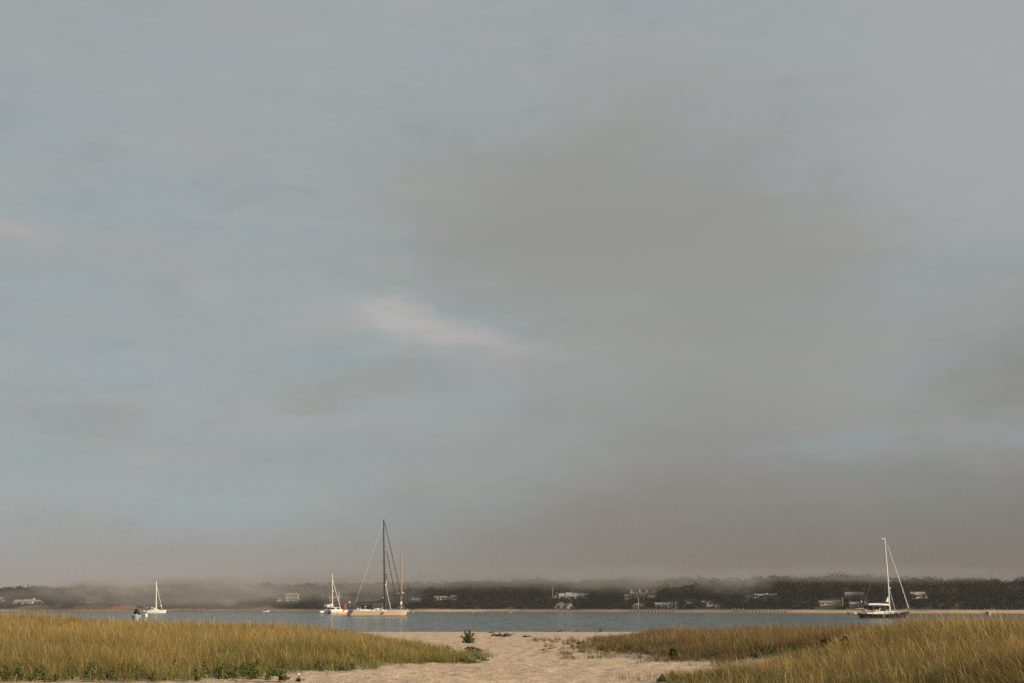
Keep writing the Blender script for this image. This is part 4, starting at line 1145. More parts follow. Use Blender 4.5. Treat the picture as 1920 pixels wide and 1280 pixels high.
MB().box(X(613.5), X(618, 1136.4), -1.2, 1.2, Z(1136.4), Z(1134.2)).ball((X(620.5, 1133.2), -.8, Z(1133.2)), .55, .5, .6).build('flybridge_seat', m_alu, Cc)
for y in (-2.3, 2.3):
    MB().tube([(X(611.8), y, 1.7), (X(611.6, 1136.6), y, Z(1136.6))], .07, 6).build('top_post', m_alu, Cc)
MB().tube([(X(623.9, 1138), 0, Z(1138)), (X(623.5, 1074), 0, Z(1074))], [.20, .13], 9).build('mast', m_alu, Cc)
MB().ball((X(625.2, 1107), 0, Z(1107)), .32).build('radar', m_gel, Cc)
line((X(624.2, 1087), 0, Z(1087)), (X(638.6, 1141), 0, Z(1141)), .12).build('furled_jib', m_wcanv, Cc)
line((X(636.2, 1109), .8, Z(1109)), (X(636.4, 1126), .8, Z(1126)), .10).build('flag_halyard', m_wcanv, Cc)
tn = MB().ball((X(605), -.4, .85), 1.6, .8, .75).build('stern_tender', m_gel, Cc)
MB().tube([(X(601.8), -.9, .95), (X(607.5), -.95, 1.0)], .28, 8).tube([(X(601.8), .3, .95), (X(607.5), .3, 1.0)], .28, 8).build('tender_tube', m_gel, tn)
MB().box(X(608.2), X(614.5), -1.6, 1.6, .65, 1.0).build('swim_platform', m_bott, Cc)
for y in (-1.2, 1.2):
    MB().tube([(X(616), y, 1.6), (X(610.5), y, 2.1), (X(606), y, 1.9)], .07, 6).build('davit', m_alu, Cc)

# --- small white catamaran at left
rzD = R(10)
F = Frame(294.5, 1148.0, rzD); X, Z = F.x, F.z
Dd = thing('catamaran', 'small all white catamaran with a bare mast near the left behind the person', 'catamaran', F.loc, rzD, 'boats at anchor')
Ld = X(311) - X(278)
for s_ in (-1, 1):
    Hd = Hull(Ld, 1.6, 1.45, 1.5, 1.75, -.9, .1, sw=.85)
    mbm = Hd.mesh(); mbm.v = [(p[0], p[1] + s_ * 2.2, p[2]) for p in mbm.v]
    h_ = mbm.build('hull', m_gel, Dd, smooth=True)
    dk = Hd.deck(.02); dk.v = [(p[0], p[1] + s_ * 2.2, p[2]) for p in dk.v]; dk.build('deck', m_gel, Dd)
MB().box(X(280.5), X(303), -1.6, 1.6, .7, 1.4).build('bridge_deck', m_gel, Dd)
MB().prism([(X(284.6), 1.4), (X(286), Z(1140.8)), (X(289), Z(1139.3)), (X(293.5), Z(1139.7)), (X(297), Z(1142.0)), (X(299), 1.42)], -1.9, 1.9).build('cabin', m_gel, Dd)
for s_ in (-1, 1):
    MB().prism([(X(286.4), Z(1142.2)), (X(291.4), Z(1142.2)), (X(289.4), Z(1140.5)), (X(286.8), Z(1141.0))], s_ * 1.88, s_ * 1.95).build('cabin_window', m_glass, Dd)
MB().prism([(X(283.4), Z(1137.4)), (X(284), Z(1137.0)), (X(291.4), Z(1139.2)), (X(291), Z(1139.7))], -1.8, 1.8).build('hard_top', m_gel, Dd)
for y in (-1.6, 1.6):
    MB().tube([(X(283.8), y, 1.4), (X(283.8, 1137.4), y, Z(1137.4))], .06, 6).build('top_post', m_alu, Dd)
MB().box(X(277.4), X(280.6, 1142.0), -1.4, 1.4, Z(1142.0), Z(1138.6)).build('outboard_cover', m_plum, Dd)
MB().tube([(X(276, 1137.8), -1.1, Z(1137.8)), (X(278.4, 1138.6), -1.1, Z(1138.6)), (X(280), -1.1, 1.3)], .07, 6).tube([(X(276, 1137.8), 1.1, Z(1137.8)), (X(278.4, 1138.6), 1.1, Z(1138.6)), (X(280), 1.1, 1.3)], .07, 6).build('davit', m_alu, Dd)
MB().ball((X(272), 0, .75), 1.2, 1.5, .55).build('stern_tender', m_gel, Dd)
MB().tube([(X(292.8, 1139.4), 0, Z(1139.4)), (X(293.2, 1089.2), 0, Z(1089.2))], [.30, .24], 9).build('mast', m_alu, Dd)
line((X(294.2, 1099), 0, Z(1099)), (X(303.6, 1141.6), 0, Z(1141.6)), .10).build('furled_jib', m_wcanv, Dd)
MB().tube([(X(301.0, 1133), 0, Z(1133)), (X(301.6, 1136), 0, Z(1136))], .2, 7).build('jib_drum', m_wcanv, Dd)

# --- dark hulled sloop at right
rzE = R(14)
F = Frame(1658.5, 1157.6, rzE); X, Z = F.x, F.z
E = thing('sailing_yacht', 'black hulled sailing yacht with white mast, white boom cover and white deck house at right', 'sailboat', F.loc, rzE, 'boats at anchor')
HE = Hull(X(1710) - X(1607.6), 4.6, 1.50, 1.28, 2.3, .9, 1.9, sw=.62, mid=.36)
hull = HE.mesh().build('hull', m_navy, E, smooth=True)
HE.toe(.04).build('cap_rail', m_tan, E)
HE.strip(0, .1, .012).build('boot_stripe', m_bott, hull)
HE.deck().build('deck', m_teak, E)
HE.rail(.75, u0=.02, u1=.985, r=.026).build('railing', m_steel, E)
pp = MB()
for y in (-.5, .5):
    pp.tube([(X(1700), y, 2.2), (X(1702), y, 3.1), (X(1709.6), y * .3, 3.2), (X(1710), y * .2, 2.35)], .035, 5)
pp.build('bow_pulpit', m_steel, E)
cbE = MB().prism([(X(1632), 1.1), (X(1632.6), Z(1146.0)), (X(1636), Z(1145.2)), (X(1668), Z(1144.6)), (X(1676), Z(1145.2)), (X(1683), Z(1147.0)), (X(1684.6), 1.25)], -1.35, 1.35).build('cabin', m_gel, E)
for px in (1655.6, 1662, 1667, 1674.4, 1678.2):
    for s_ in (-1, 1):
        MB().lathe([(.30, -.04), (.30, .04)], (0, 0, 0), 10)
        q = MB().box(X(px) - .32, X(px) + .32, s_ * 1.38 - .04, s_ * 1.38 + .04, Z(1148.2), Z(1146.8)); q.build('porthole', m_glass, cbE)
MB().prism([(X(1634), Z(1146)), (X(1634), Z(1143)), (X(1642), Z(1141.6)), (X(1652), Z(1141.8)), (X(1660), Z(1144.8))], -1.2, 1.2).build('doghouse', m_gel, E)
MB().box(X(1619), X(1633, 1147.2), -1.5, -1.2, 1.0, Z(1147.2)).box(X(1619), X(1633, 1147.2), 1.2, 1.5, 1.0, Z(1147.2)).build('cockpit_coaming', m_gel, E)
MB().prism([(X(1630.6), Z(1135.8)), (X(1631), Z(1134.6)), (X(1656), Z(1134.8)), (X(1657), Z(1136))], -1.7, 1.7).build('bimini', m_blue, E)
bf = MB()
for px in (1631, 1644, 1656):
    for y in (-1.6, 1.6):
        bf.tube([(X(px), y, 1.4), (X(px), y, Z(1135.6))], .035, 5)
bf.build('bimini_frame', m_steel, E)
rows = []
for px, zt in ((1646, 1137.6), (1648, 1136.6), (1653, 1137), (1656, 1140), (1657.6, 1143.4)):
    zt = Z(zt); rows.append([(X(px), -1.3, Z(1144.6)), (X(px), -1.3, zt - .2), (X(px), -.8, zt), (X(px), .8, zt), (X(px), 1.3, zt - .2), (X(px), 1.3, Z(1144.6))])
MB().rings(rows).build('spray_hood', m_canv, E)
MB().box(X(1631), X(1641.4, 1142.6), 1.55, 1.65, Z(1142.6), Z(1136)).build('side_curtain', m_blue, E)
for px, py, r, mm in ((1642.2, 1142.6, .32, m_ored), (1637, 1143.8, .30, m_gel), (1644.8, 1140.2, .34, m_steel), (1664.4, 1142, .36, m_gel), (1664.6, 1137.4, .3, m_gel)):
    MB().ball((X(px), -1.45, Z(py)), r, .3, r * 1.1).build('deck_gear', mm, E)
for u, dk in ((.40, m_teak),):
    p = HE.pt(u, .62, -1)
    MB().lathe([(.05, -.62), (.22, -.5), (.24, 0), (.22, .45), (.05, .6)], (p[0], p[1] - .22, p[2] + .05), 9).build('fender', dk, E)
p = HE.pt(.535, .45, -1)
MB().lathe([(.05, -.6), (.26, -.5), (.26, .45), (.05, .6)], (p[0], p[1] - .24, p[2]), 9).build('fender', m_rubber, E)
mast = MB().tube([(X(1668.6), 0, 1.2), (X(1665.6, 1088), 0, Z(1088)), (X(1659.2, 1008.8), 0, Z(1008.8))], [.21, .20, .16], 10).build('mast', m_alu, E)
MB().box(X(1658.4), X(1660.6, 1008.6), -.15, .15, Z(1008.6), Z(1007.6)).build('masthead', m_alu, mast)
for py, hw in ((1048, 1.2), (1090, 1.7)):
    xm = X(1659.2 + (py - 1008.8) * .0805, py)
    MB().tube([(xm, -hw, Z(py) + .1), (xm, 0, Z(py)), (xm, hw, Z(py) + .1)], [.04, .07, .04], 6).build('spreader', m_steel, mast)
MB().ball((X(1666.4, 1088), -.1, Z(1088)), .3, .3, .34).build('steaming_light', m_gel, mast)
MB().ball((X(1669.4, 1101.4), 0, Z(1101.4)), .34, .34, .22).tube([(X(1667, 1102.4), 0, Z(1102.4)), (X(1669.4, 1102.6), 0, Z(1102.6))], .05, 5).build('radar', m_gel, mast)
for s_ in (-1, 1):
    MB().tube([(X(1659.6, 1014), 0, Z(1014)), (X(1662, 1048), s_ * 1.2, Z(1048)), (X(1665, 1090), s_ * 1.7, Z(1090)), (X(1666.5), s_ * 2.05, 1.3)], .02, 5).build('shroud', m_wire, E)
line((X(1659, 1010), 0, Z(1010)), (X(1615.4, 1138), 0, Z(1138)), .024).build('backstay', m_wire, E)
line((X(1659.6, 1010), 0, Z(1010)), (X(1708.6), 0, 2.4), .03).build('forestay', m_wire, E)
MB().tube([(X(1665, 1020), 0, Z(1020)), (X(1690, 1090), 0, Z(1090)), (X(1706.6, 1138.6), 0, Z(1138.6))], [.06, .10, .14], 8).build('furled_genoa', m_wcanv, E)
line((X(1668.6, 1104), 0, Z(1104)), (X(1679.6, 1142.6), 0, Z(1142.6)), .06).build('furled_staysail', m_wcanv, E)
line((X(1631, 1131.6), .2, Z(1131.6)), (X(1662, 1126.6), 0, Z(1126.6)), .02).build('topping_lift', m_wire, E)
boom = MB().tube([(X(1627.4, 1132.8), 0, Z(1132.8)), (X(1667.6, 1133.6), 0, Z(1133.6))], .13, 8).build('boom', m_alu, E)
rows = []
for px, zt in ((1627.2, 1130.6), (1640, 1130.4), (1655, 1130.8), (1666.4, 1131.2)):
    a_, b_ = Z(zt), Z(zt + 3.6); mz = (a_ + b_) / 2
    rows.append([(X(px), -.1, b_), (X(px), -.34, mz), (X(px), -.12, a_), (X(px), .12, a_), (X(px), .34, mz), (X(px), .1, b_)])
MB().rings(rows).build('sail_cover', m_wcanv, boom)
MB().prism([(X(1666.4), Z(1117)), (X(1661.6), Z(1127.2)), (X(1667.4), Z(1127.6))], -.08, .08).build('furled_mainsail', m_wcanv, E)
line((X(1614.6), .9, 1.2), (X(1614.6, 1128), .9, Z(1128)), .045).build('radar_pole', m_steel, E)
MB().ball((X(1614.6, 1127.2), .9, Z(1127.2)), .24, .24, .3).build('satellite_dome', m_gel, E)
MB().ball((X(1623.6, 1132.8), 1.2, Z(1132.8)), 1.0, .35, 1.15).build('stern_flag', m_blue, E)
for y in (-1.1, 1.1):
    MB().tube([(X(1621), y, 1.4), (X(1612, 1139.6), y, Z(1139.6)), (X(1604, 1140.4), y, Z(1140.4))], [.12, .12, .08], 6).build('davit', m_tan, E)
MB().box(X(1610.8), X(1613.4, 1144.6), -.9, -.4, 1.2, Z(1144.6)).build('outboard_cover', m_gel, E)
MB().ball((X(1616.6, 1144.4), -1.0, Z(1144.4)), .55, .4, .6).build('stern_seat', m_spruce, E)

# --- small craft
def dinghy(px, py, L, rz, label, hullm, cat, topm=None, engine=True, cabin=False, name='dinghy'):
    y = Y_at(py, 0.0)
    d = thing(name, label, cat, (X_at(px, y), y, 0), rz, 'small boats')
    Hh = Hull(L, L * .38, .55, .55, .9, .1, .5, sw=.8)
    Hh.mesh(16).build('hull', hullm, d, smooth=True)
    Hh.deck(.12, 14).build('deck', topm or m_gel, d)
    Hh.toe(.05).build('rub_rail', m_gel, d)
    MB().box(-L * .12, -L * .04, -L * .14, L * .14, .5, .85).box(L * .1, L * .16, -L * .12, L * .12, .5, .8).build('thwart', m_teak, d)
    if engine:
        MB().box(-L / 2 - .25, -L / 2 + .15, -.18, .18, .55, 1.15).tube([(-L / 2 - .1, 0, .6), (-L / 2 - .1, 0, -.4)], .1, 6).build('outboard', m_rubber, d)
    if cabin:
        MB().prism([(-L * .05, .5), (L * .22, .6), (L * .16, 1.5), (-L * .03, 1.6)], -L * .13, L * .13).build('windscreen', m_glass, d)
    return d
dinghy(1594.6, 1149.6, 3.6, R(20), 'dark inflatable dinghy floating just behind the black yacht', m_rubber, 'dinghy', m_rubber)
dinghy(1601.6, 1149.2, 2.6, R(200), 'pale dinghy between the dark inflatable and the stern of the black yacht', m_gel, 'dinghy')
dinghy(499, 1145.8, 5.4, R(12), 'small white open motorboat moored off the sand below the tall house', m_gel, 'motorboat', cabin=True)
dinghy(932.6, 1144.2, 4.2, R(10), 'small white boat beside the low dark pier', m_gel, 'motorboat', engine=False)
dinghy(978.6, 1143.4, 4.2, R(15), 'small white boat at the right end of the low dark pier', m_gel, 'motorboat', engine=False)
dinghy(1187, 1145.8, 4.6, R(5), 'small white boat tied at the left end of the middle pier', m_gel, 'motorboat')
dinghy(1245, 1145.8, 4.6, R(185), 'small white boat tied near the right end of the middle pier', m_gel, 'motorboat')
# motorboat seen from its stern at far right
y = Y_at(1152.2, 0.0)
mb_ = thing('motorboat', 'small white motorboat with a hard top seen stern on at far right above the grass', 'motorboat', (X_at(1849.3, y), y, 0), R(82), 'small boats')
Hm = Hull(7.0, 2.5, .85, .85, 1.3, .1, .8, sw=.9)
Hm.mesh(18).build('hull', m_trim, mb_, smooth=True); Hm.deck(.1, 14).build('deck', m_trim, mb_); Hm.toe(.05).build('rub_rail', m_rubber, mb_)
MB().box(-.4, .7, -.45, .45, .8, 1.55).build('console', m_glass, mb_)
MB().box(-1.1, 1.0, -.95, .95, 2.05, 2.17).build('hard_top', m_trim, mb_)
for a in (-.9, .8):
    for b2 in (-.85, .85):
        MB().tube([(a, b2 * 1.15, .8), (a, b2, 2.05)], .055, 6).build('top_post', m_trim, mb_)
MB().box(-3.9, -3.45, -.25, .25, .5, 1.25).tube([(-3.7, 0, .6), (-3.7, 0, -.5)], .12, 6).build('outboard', m_rubber, mb_)
MB().tube([(.6, .6, 2.17), (.5, .6, 3.0)], .03, 5).build('antenna', m_gel, mb_)

def buoy(px, py, r, label, mm):
    y = Y_at(py, 0.0)
    b_ = thing('mooring_buoy', label, 'buoy', (X_at(px, y), y, 0), 0, 'mooring buoys')
    MB().ball((0, 0, r * .5), r).build('float', mm, b_)
    MB().tube([(0, 0, r * 1.3), (0, 0, r * 2.2)], .04, 6).build('ring', m_steel, b_)
buoy(775, 1147.4, .35, 'small white buoy just right of the champagne yacht', m_gel)
buoy(886.5, 1146.8, .3, 'tiny white buoy left of the low dark pier', m_gel)
buoy(957.5, 1147.6, .3, 'tiny white buoy in front of the low dark pier', m_gel)

# ------------------------------------------------------------------ on the beach
m_leaf = attr_mat('shrub_leaf', 'col', 0.6, 0.2, 0.2)
m_stem = mat('green_stem', (0.08, 0.075, 0.03), 0.8, var=0.2)
m_drift = mat('driftwood_grey', (0.15, 0.11, 0.08), 0.9, var=0.25, scale=6)
m_weed = mat('dark_seaweed', (0.055, 0.05, 0.028), 0.8, var=0.3, scale=8)

def ground_at(px, py):
    yy = Y_at(py, 1.85)
    for _ in range(4):
        yy = Y_at(py, float(H(np.array(X_at(px, yy, py)), np.array(yy))))
    x = X_at(px, yy, py)
    return x, yy, float(H(np.array(x), np.array(yy)))

def shrub(px, pyb, wpx, hpx, nstem, label, cat, name, cols, seed, leaf=.05, group=None, flat=1.0, dens=1.0):
    x, y, z = ground_at(px, pyb)
    g = np.random.default_rng(seed); rd = random.Random(seed)
    w, h = wpx * y / 2713.0, hpx * y / 2760.0
    t_ = thing(name, label, cat, (x, y, z - .02), 0, group)
    st = MB(); L, Nn = [], []
    for k in range(nstem):
        a = k * 6.283 / nstem + rd.uniform(-.3, .3)
        out = (0.15 + 0.85 * ((k * 7) % nstem) / nstem) * w * .5
        hh = h * (1.05 - .75 * (out / (w * .5)) ** 2) * rd.uniform(.8, 1.05)
        pts = [Vector((0, 0, 0))]
        for i in range(1, 6):
            s_ = i / 5
            pts.append(Vector((math.cos(a) * out * s_ ** (.9 + .5 * rd.random()), math.sin(a) * out * s_ * flat, hh * (s_ ** .85))))
        st.tube(pts, [.022, .02, .017, .013, .01, .005], 6)
        m_ = int((26 + 60 * rd.random()) * dens)
        for _ in range(m_):
            s_ = rd.random() ** .8; i = min(int(s_ * 5), 4); p = pts[i].lerp(pts[i + 1], s_ * 5 - i)
            sp = .085 * (1.15 - s_)
            L.append((p.x + rd.gauss(0, sp), p.y + rd.gauss(0, sp), max(p.z + rd.gauss(0, sp * .7), .02)))
    for _ in range(int(190 * dens)):                        # the dense heart of the plant
        a = rd.uniform(0, 6.283); r_ = w * .30 * math.sqrt(rd.random())
        L.append((r_ * math.cos(a), r_ * math.sin(a) * flat, h * .42 * rd.random() * (1.1 - r_ / (w * .33)) + .02))
    st.build('stem', m_stem, t_)
    P = np.array(L); n = len(P)
    d1 = g.normal(size=(n, 3)); d1 /= np.linalg.norm(d1, axis=1, keepdims=True)
    d2 = np.cross(d1, g.normal(size=(n, 3))); d2 /= np.linalg.norm(d2, axis=1, keepdims=True)
    s_ = leaf * g.uniform(.6, 1.4, (n, 1))
    V = np.stack([P - d1 * s_, P + d2 * s_ * .45, P + d1 * s_, P - d2 * s_ * .45], 1).reshape(-1, 3)
    C = np.repeat(np.array(cols)[None] * g.uniform(.5, 1.5, (n, 1)), 4, 0)
    raw_mesh('foliage', V, [np.arange(4 * n).reshape(-1, 4)], m_leaf, C).parent = t_
    return t_
shrub(878, 1204.2, 42, 25, 13, 'spiky dark green plant with arching stems alone on the sand', 'plant', 'beach_plant', (.050, .060, .022), 3, .036, dens=.8)
shrub(1551, 1220, 34, 27, 11, 'low black green bush among the grass at left of the dark shrubs', 'bush', 'low_bush', (.022, .022, .012), 4, .06, 'dark bushes in the marsh grass', dens=3.5)
shrub(1588, 1220, 40, 26, 12, 'low black green bush among the grass at right of the dark shrubs', 'bush', 'low_bush', (.022, .022, .012), 5, .06, 'dark bushes in the marsh grass', dens=3.5)
shrub(71, 1152, 14, 14, 6, 'thin dark stemmed plant poking above the left dune grass', 'plant', 'tall_weed', (.05, .05, .02), 6, .05, dens=.5)
shrub(1262, 1234, 16, 20, 9, 'green leafy plant at the front edge of the brown marsh grass', 'plant', 'beach_plant', (.05, .062, .022), 8, .05, dens=.7)
shrub(1126, 1184, 7, 11, 4, 'thin dark weed standing on the sand left of the marsh grass', 'plant', 'tall_weed', (.06, .05, .025), 9, .03, dens=.3)
shrub(896, 1226, 6, 12, 5, 'short dark weed at the right tip of the left dune', 'plant', 'tall_weed', (.05, .06, .02), 10, .035, dens=.4)
shrub(561, 1275, 8, 5, 5, 'dark leafy sprig on the sand at the foot of the left dune', 'plant', 'beach_sprig', (.05, .07, .028), 12, .03, dens=.25)

def drift(px, py, L, label, seed, name='driftwood', cat='driftwood', lift=.25, rz=0.0, m=m_drift, weed=False, r=.035):
    x, y, z = ground_at(px, py)
    rd = random.Random(seed)
    t_ = thing(name, label, cat, (x, y, z), rz, 'washed up wood and weed')
    pts = [(-L / 2 + L * i / 6, rd.uniform(-.06, .06), .03 + lift * (i / 6) ** 2 + rd.uniform(0, .03)) for i in range(7)]
    MB().tube(pts, [r * k for k in (.6, 1.1, 1.2, 1.0, .9, .7, .35)], 7).build('stick', m, t_)
    b_ = MB()
    for k in range(3):
        p = pts[2 + k]; b_.tube([p, (p[0] + rd.uniform(-.1, .25) * L, p[1] + rd.uniform(-.1, .1) * L, p[2] + rd.uniform(.05, .2) * L)], [r * .5, r * .2], 6)
    b_.build('twig', m, t_)
    if weed:
        w_ = MB()
        for k in range(10):
            a = rd.uniform(0, 6.28); q0 = (rd.uniform(-L * .28, L * .2), rd.uniform(-.12, .12), .05)
            w_.tube([q0, (q0[0] + .2 * L * math.cos(a), q0[1] + .2 * L * math.sin(a), rd.uniform(.08, .2) * L), (q0[0] + .38 * L * math.cos(a), q0[1] + .38 * L * math.sin(a), .02)], [.03 * L, .05 * L, .02 * L], 5)
        w_.build('seaweed', m_weed, t_)
drift(937, 1192.6, 1.0, 'driftwood tangled with dark seaweed on the crest right of the spiky plant', 1, lift=.06, rz=R(172), weed=True, r=.05)
drift(955, 1193.2, .55, 'short dark stick tilted up beside the seaweed tangle', 2, lift=.16, m=m_weed)
drift(924, 1185.8, .7, 'thin dark stick lying left of the seaweed tangle', 3, lift=.05)
drift(1027, 1219, .75, 'thin forked twig lying alone on the bare sand of the path', 4, lift=.12, r=.02)
drift(988, 1194, .5, 'flat dark scrap lying on the sand right of the seaweed tangle', 5, lift=.03, m=m_weed, r=.04)
drift(1090, 1206.5, .45, 'dark scrap of weed lying left of the marsh grass', 6, lift=.04, m=m_weed, r=.05, weed=True)
drift(1050, 1183.8, .4, 'small dark weed tuft on the beach crest', 7, lift=.14, m=m_weed, weed=True)
drift(1083, 1183.6, .3, 'short dark twig upright on the beach crest near the marsh grass', 9, lift=.15, m=m_weed, r=.02)

def stone(px, py, r, label, m):
    x, y, z = ground_at(px, py)
    s_ = MB().ball((0, 0, r * .35), r, r * .8, r * .6, 10, 7)
    s_.v = [(p[0] * (1 + .15 * math.sin(p[1] * 30)), p[1] * (1 + .12 * math.cos(p[0] * 25)), p[2]) for p in s_.v]
    o = s_.build('stone', m, None, smooth=True); o.location = (x, y, z)
    tag(o, label, 'stone', 'stones on the sand')
stone(559, 1264, .04, 'white stone at the foot of the left dune grass', m_trim)
stone(744, 1268, .03, 'pale pebble on the sand below the left dune', m_trim)

# orange stake with a white cap standing in the dune grass
x, y = X_at(274.4, 74.0), 74.0
z = float(H(np.array(x), np.array(y)))
m_stakeo = mat('faded_orange', (0.52, 0.27, 0.10), 0.8, var=0.1)
stk = thing('marker_stake', 'orange stake with a white cap in the grass right of the person', 'stake', (x, y, z - .1), 0)
zt = Z_at(1149.6, y) - z + .1; zc = Z_at(1155.6, y) - z + .1
MB().tube([(0, 0, -.3), (0, 0, zc)], .045, 8).build('stake', m_stakeo, stk)
MB().lathe([(.05, zc - .003), (.075, zc), (.075, zt - .03), (.05, zt)], (0, 0, 0), 12).build('cap', m_gel, stk)
MB().tube([(0, 0, zt - .01), (.02, 0, Z_at(1144.5, y) - z + .1)], .028, 7).build('rod', m_steel, stk)

# ------------------------------------------------------------------ the person beyond the dune, seen from behind
m_skin = mat('skin', (0.50, 0.30, 0.20), 0.6, var=0.05)
m_hair = mat('dark_hair', (0.006, 0.0045, 0.004), 0.8, var=0.2, scale=30)
m_shirt = mat('pale_blue_shirt', (0.26, 0.31, 0.32), 0.85, var=0.06, scale=6)
m_jean = mat('dark_trousers', (0.06, 0.07, 0.10), 0.85, var=0.1)
py0 = 83.0
x, y = X_at(256.2, py0), py0
z = float(H(np.array(x), np.array(y)))
pr = thing('person', 'dark haired person in a pale blue shirt seen from behind beyond the dune grass', 'person', (x, y, z), R(8))
topz = Z_at(1141.0, y) - z
def skin_body(name, joints, edges, m, root=0, parent=None, sub=2):
    me = bpy.data.meshes.new(name)
    me.from_pydata([j[0] for j in joints], edges, [])
    o = bpy.data.objects.new(name, me); COL.objects.link(o)
    md = o.modifiers.new('skin', 'SKIN')
    for i, j in enumerate(joints):
        sv = me.skin_vertices[0].data[i]
        r_ = j[1] if isinstance(j[1], tuple) else (j[1], j[1])
        sv.radius = r_; sv.use_root = (i == root)
    md.use_smooth_shade = True
    s_ = o.modifiers.new('sub', 'SUBSURF'); s_.levels = sub; s_.render_levels = sub
    me.materials.append(m)
    o.parent = parent
    return o
k = topz / 1.62                                           # head a little bowed
J = [((0, 0, .86), (.15, .11)), ((0, .01, 1.02), (.13, .095)), ((0, .02, 1.20), (.15, .10)), ((0, .03, 1.32), (.13, .085)), ((0, .055, 1.39), .05), ((0, .085, 1.44), .052), ((0, .11, 1.51), (.075, .09)), ((0, .12, 1.57), (.06, .075)),
     ((-.17, .03, 1.31), .055), ((-.22, .03, 1.08), .042), ((-.23, .10, .86), .033), ((-.235, .13, .80), .026),
     ((.17, .03, 1.31), .055), ((.22, .03, 1.08), .042), ((.23, .10, .86), .033), ((.235, .13, .80), .026),
     ((-.09, 0, .80), .085), ((-.10, .02, .46), .055), ((-.10, -.02, .09), .038), ((-.10, .12, .04), .032),
     ((.09, 0, .80), .085), ((.10, .02, .46), .055), ((.10, -.02, .09), .038), ((.10, .12, .04), .032)]
E_ = [(0, 1), (1, 2), (2, 3), (3, 4), (4, 5), (5, 6), (6, 7), (3, 8), (8, 9), (9, 10), (10, 11), (3, 12), (12, 13), (13, 14), (14, 15), (0, 16), (16, 17), (17, 18), (18, 19), (0, 20), (20, 21), (21, 22), (22, 23)]
for b_, sgn in ((11, -1), (15, 1)):
    c0 = Vector(J[b_][0])
    for q, (dy, ln) in enumerate(((-.026, .060), (-.009, .072), (.009, .066), (.026, .052))):
        i0 = len(J)
        J += [((c0.x, c0.y + dy, c0.z - .055), .009), ((c0.x - sgn * .012, c0.y + dy * 1.15, c0.z - .055 - ln * .55), .008), ((c0.x - sgn * .03, c0.y + dy * 1.1, c0.z - .055 - ln), .0065)]
        E_ += [(b_, i0), (i0, i0 + 1), (i0 + 1, i0 + 2)]
    i0 = len(J)
    J += [((c0.x - sgn * .02, c0.y + .038, c0.z - .03), .009), ((c0.x - sgn * .03, c0.y + .05, c0.z - .07), .0075)]
    E_ += [(b_, i0), (i0, i0 + 1)]
J = [((p[0][0] * k, p[0][1] * k, p[0][2] * k), p[1]) for p in J]
skin_body('body', J, E_, m_skin, 0, pr)
sh_ = MB(); rows = []
for zz_, rx_, ry_, cy_ in ((.78, .185, .145, 0), (.95, .165, .13, .01), (1.12, .185, .135, .02), (1.27, .205, .125, .03), (1.345, .165, .10, .04), (1.39, .075, .07, .055)):
    rows.append([(rx_ * k * math.cos(i * .3927), cy_ * k + ry_ * k * math.sin(i * .3927), zz_ * k) for i in range(16)])
sh_.rings(rows)
for sgn in (-1, 1):
    sh_.tube([(sgn * .13 * k, .03 * k, 1.31 * k), (sgn * .195 * k, .03 * k, 1.24 * k), (sgn * .222 * k, .03 * k, 1.06 * k), (sgn * .23 * k, .08 * k, .93 * k)], [.085, .078, .062, .055], 12)
sh_.build('shirt', m_shirt, pr, smooth=True)
tr_ = MB()
for sgn in (-1, 1):
    tr_.tube([(sgn * .07 * k, 0, .90 * k), (sgn * .095 * k, 0, .76 * k), (sgn * .10 * k, .02 * k, .46 * k), (sgn * .10 * k, -.02 * k, .10 * k)], [.13, .115, .08, .07], 12)
tr_.build('trousers', m_jean, pr, smooth=True)
hr = MB()
rows = []
for zz_, rx_, ry_, cx_, cy_ in ((1.30, .075, .03, -.03, -.02), (1.40, .115, .06, -.01, .01), (1.48, .13, .10, 0, .06), (1.55, .125, .115, 0, .09), (1.60, .10, .095, 0, .105), (1.625, .04, .04, 0, .11)):
    rows.append([((cx_ + rx_ * math.cos(i * .3927)) * k, (cy_ - .02 + ry_ * math.sin(i * .3927)) * k, zz_ * k) for i in range(16)])
hr.rings(rows)
hr.tube([(-.09 * k, .02 * k, 1.45 * k), (-.125 * k, 0, 1.36 * k), (-.155 * k, -.02 * k, 1.27 * k)], [.05, .04, .012], 9)
hr.tube([(.09 * k, .02 * k, 1.44 * k), (.15 * k, 0, 1.36 * k), (.185 * k, -.01 * k, 1.28 * k), (.19 * k, -.01 * k, 1.24 * k)], [.06, .07, .06, .02], 9)
hr.build('hair', m_hair, pr, smooth=True)

# ------------------------------------------------------------------ haze and fog banks
def volume_mat(name, col, dens, aniso=0.0):
    m = bpy.data.materials.new(name); m.use_nodes = True
    t = m.node_tree; t.nodes.clear()
    pv = t.nodes.new('ShaderNodeVolumePrincipled')
    pv.inputs['Color'].default_value = col + (1,)
    pv.inputs['Density'].default_value = dens
    pv.inputs['Anisotropy'].default_value = aniso
    o = t.nodes.new('ShaderNodeOutputMaterial')
    t.links.new(pv.outputs[0], o.inputs['Volume'])
    return m
haze = MB().box(-1350, 1350, -120, 1700, -6, 46).build('haze', volume_mat('haze', (0.60, 0.60, 0.62), 0.00008))
tag(haze, 'thin grey sea haze over the harbour', 'haze', kind='stuff')

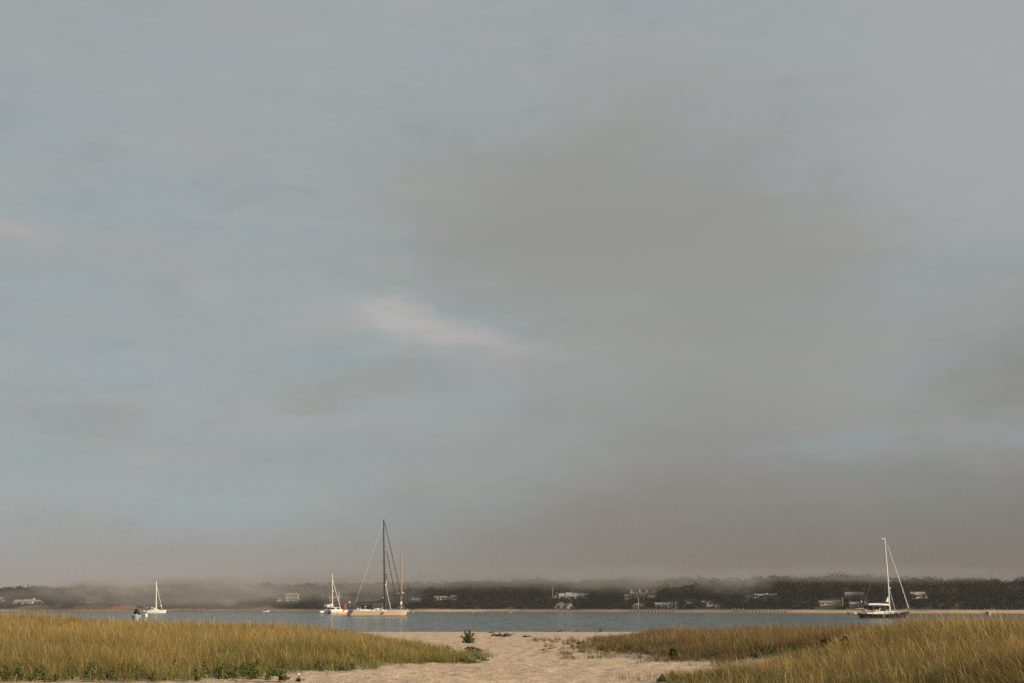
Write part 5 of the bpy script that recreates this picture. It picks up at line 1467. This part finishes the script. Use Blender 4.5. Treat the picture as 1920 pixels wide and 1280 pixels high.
def fog_mat(col, peak, seed):
    m = bpy.data.materials.new('drifting_fog'); m.use_nodes = True
    t = m.node_tree; t.nodes.clear()
    def nd(k, **kw):
        n = t.nodes.new(k)
        for a, b in kw.items(): setattr(n, a, b)
        return n
    tcn = nd('ShaderNodeTexCoord')
    ln = nd('ShaderNodeVectorMath', operation='LENGTH'); t.links.new(tcn.outputs['Object'], ln.inputs[0])
    mr = nd('ShaderNodeMapRange', interpolation_type='SMOOTHERSTEP'); t.links.new(ln.outputs['Value'], mr.inputs[0])
    mr.inputs[1].default_value = 0.98; mr.inputs[2].default_value = 0.0; mr.inputs[3].default_value = 0.0; mr.inputs[4].default_value = peak
    mp = nd('ShaderNodeMapping'); t.links.new(tcn.outputs['Object'], mp.inputs['Vector'])
    mp.inputs['Location'].default_value = (seed * 3.1, seed, 0); mp.inputs['Scale'].default_value = (3.2, 1.2, 1.5)
    nz = nd('ShaderNodeTexNoise'); nz.inputs['Scale'].default_value = 1.3; nz.inputs['Detail'].default_value = 2
    t.links.new(mp.outputs[0], nz.inputs['Vector'])
    m2 = nd('ShaderNodeMapRange', interpolation_type='SMOOTHSTEP'); t.links.new(nz.outputs[0], m2.inputs[0])
    m2.inputs[1].default_value = 0.3; m2.inputs[2].default_value = 0.68; m2.inputs[3].default_value = 0.25; m2.inputs[4].default_value = 1.5
    mu = nd('ShaderNodeMath', operation='MULTIPLY'); t.links.new(mr.outputs[0], mu.inputs[0]); t.links.new(m2.outputs[0], mu.inputs[1])
    pv = nd('ShaderNodeVolumePrincipled'); pv.inputs['Color'].default_value = col + (1,)
    t.links.new(mu.outputs[0], pv.inputs['Density'])
    o = nd('ShaderNodeOutputMaterial'); t.links.new(pv.outputs[0], o.inputs['Volume'])
    return m
def fog_bank(px, py, dt, wpx, hpx, depth, tau, label, col=(0.40, 0.395, 0.40)):
    """a drifting patch of fog with a real size: wpx, hpx half sizes, depth in metres, tau its optical depth through the middle"""
    y = float(np.interp(px, [s[0] for s in SH], shY)) + dt
    x, z = X_at(px, y, py), Z_at(py, y)
    rx, rz = wpx * y / 2713.0, hpx * y / 2760.0
    o = MB().ball((0, 0, 0), 1, 1, 1, 28, 14).build('fog_bank', fog_mat(col, tau / (depth * .5), px * .013), None, smooth=True)
    o.location = (x, y, z); o.scale = (rx, depth / 2, rz)
    return tag(o, label, 'fog', kind='stuff')
S.cycles.volume_max_steps = 256
for a in ((180, 1106, 10, 150, 42, 90, 2.6, 'pale fog patch drifting over the hill at far left'),
          (390, 1100, 15, 220, 42, 90, 3.2, 'pale fog drifting over the ridge right of the white catamaran'),
          (330, 1122, 0, 560, 46, 70, 1.3, 'thin fog veil along the left half of the far shore'),
          (660, 1092, 20, 330, 38, 90, 1.5, 'fog lying on the ridge behind the two left hand masts'),
          (690, 1122, 0, 170, 40, 60, 0.7, 'thin fog behind the champagne yacht'),
          (930, 1082, 40, 300, 32, 110, 1.3, 'fog touching the ridge left of the long porch house'),
          (1190, 1086, 40, 260, 38, 110, 1.6, 'fog lying on the ridge above the house with three chimneys'),
          (1375, 1089, 40, 110, 36, 110, 1.0, 'small fog patch on the ridge left of the pale grey house'),
          (1650, 1076, 60, 420, 26, 110, 0.9, 'thin fog just above the ridge at right')):
    fog_bank(*a, col=(0.47, 0.46, 0.455) if a[0] < 500 else (0.40, 0.395, 0.40))
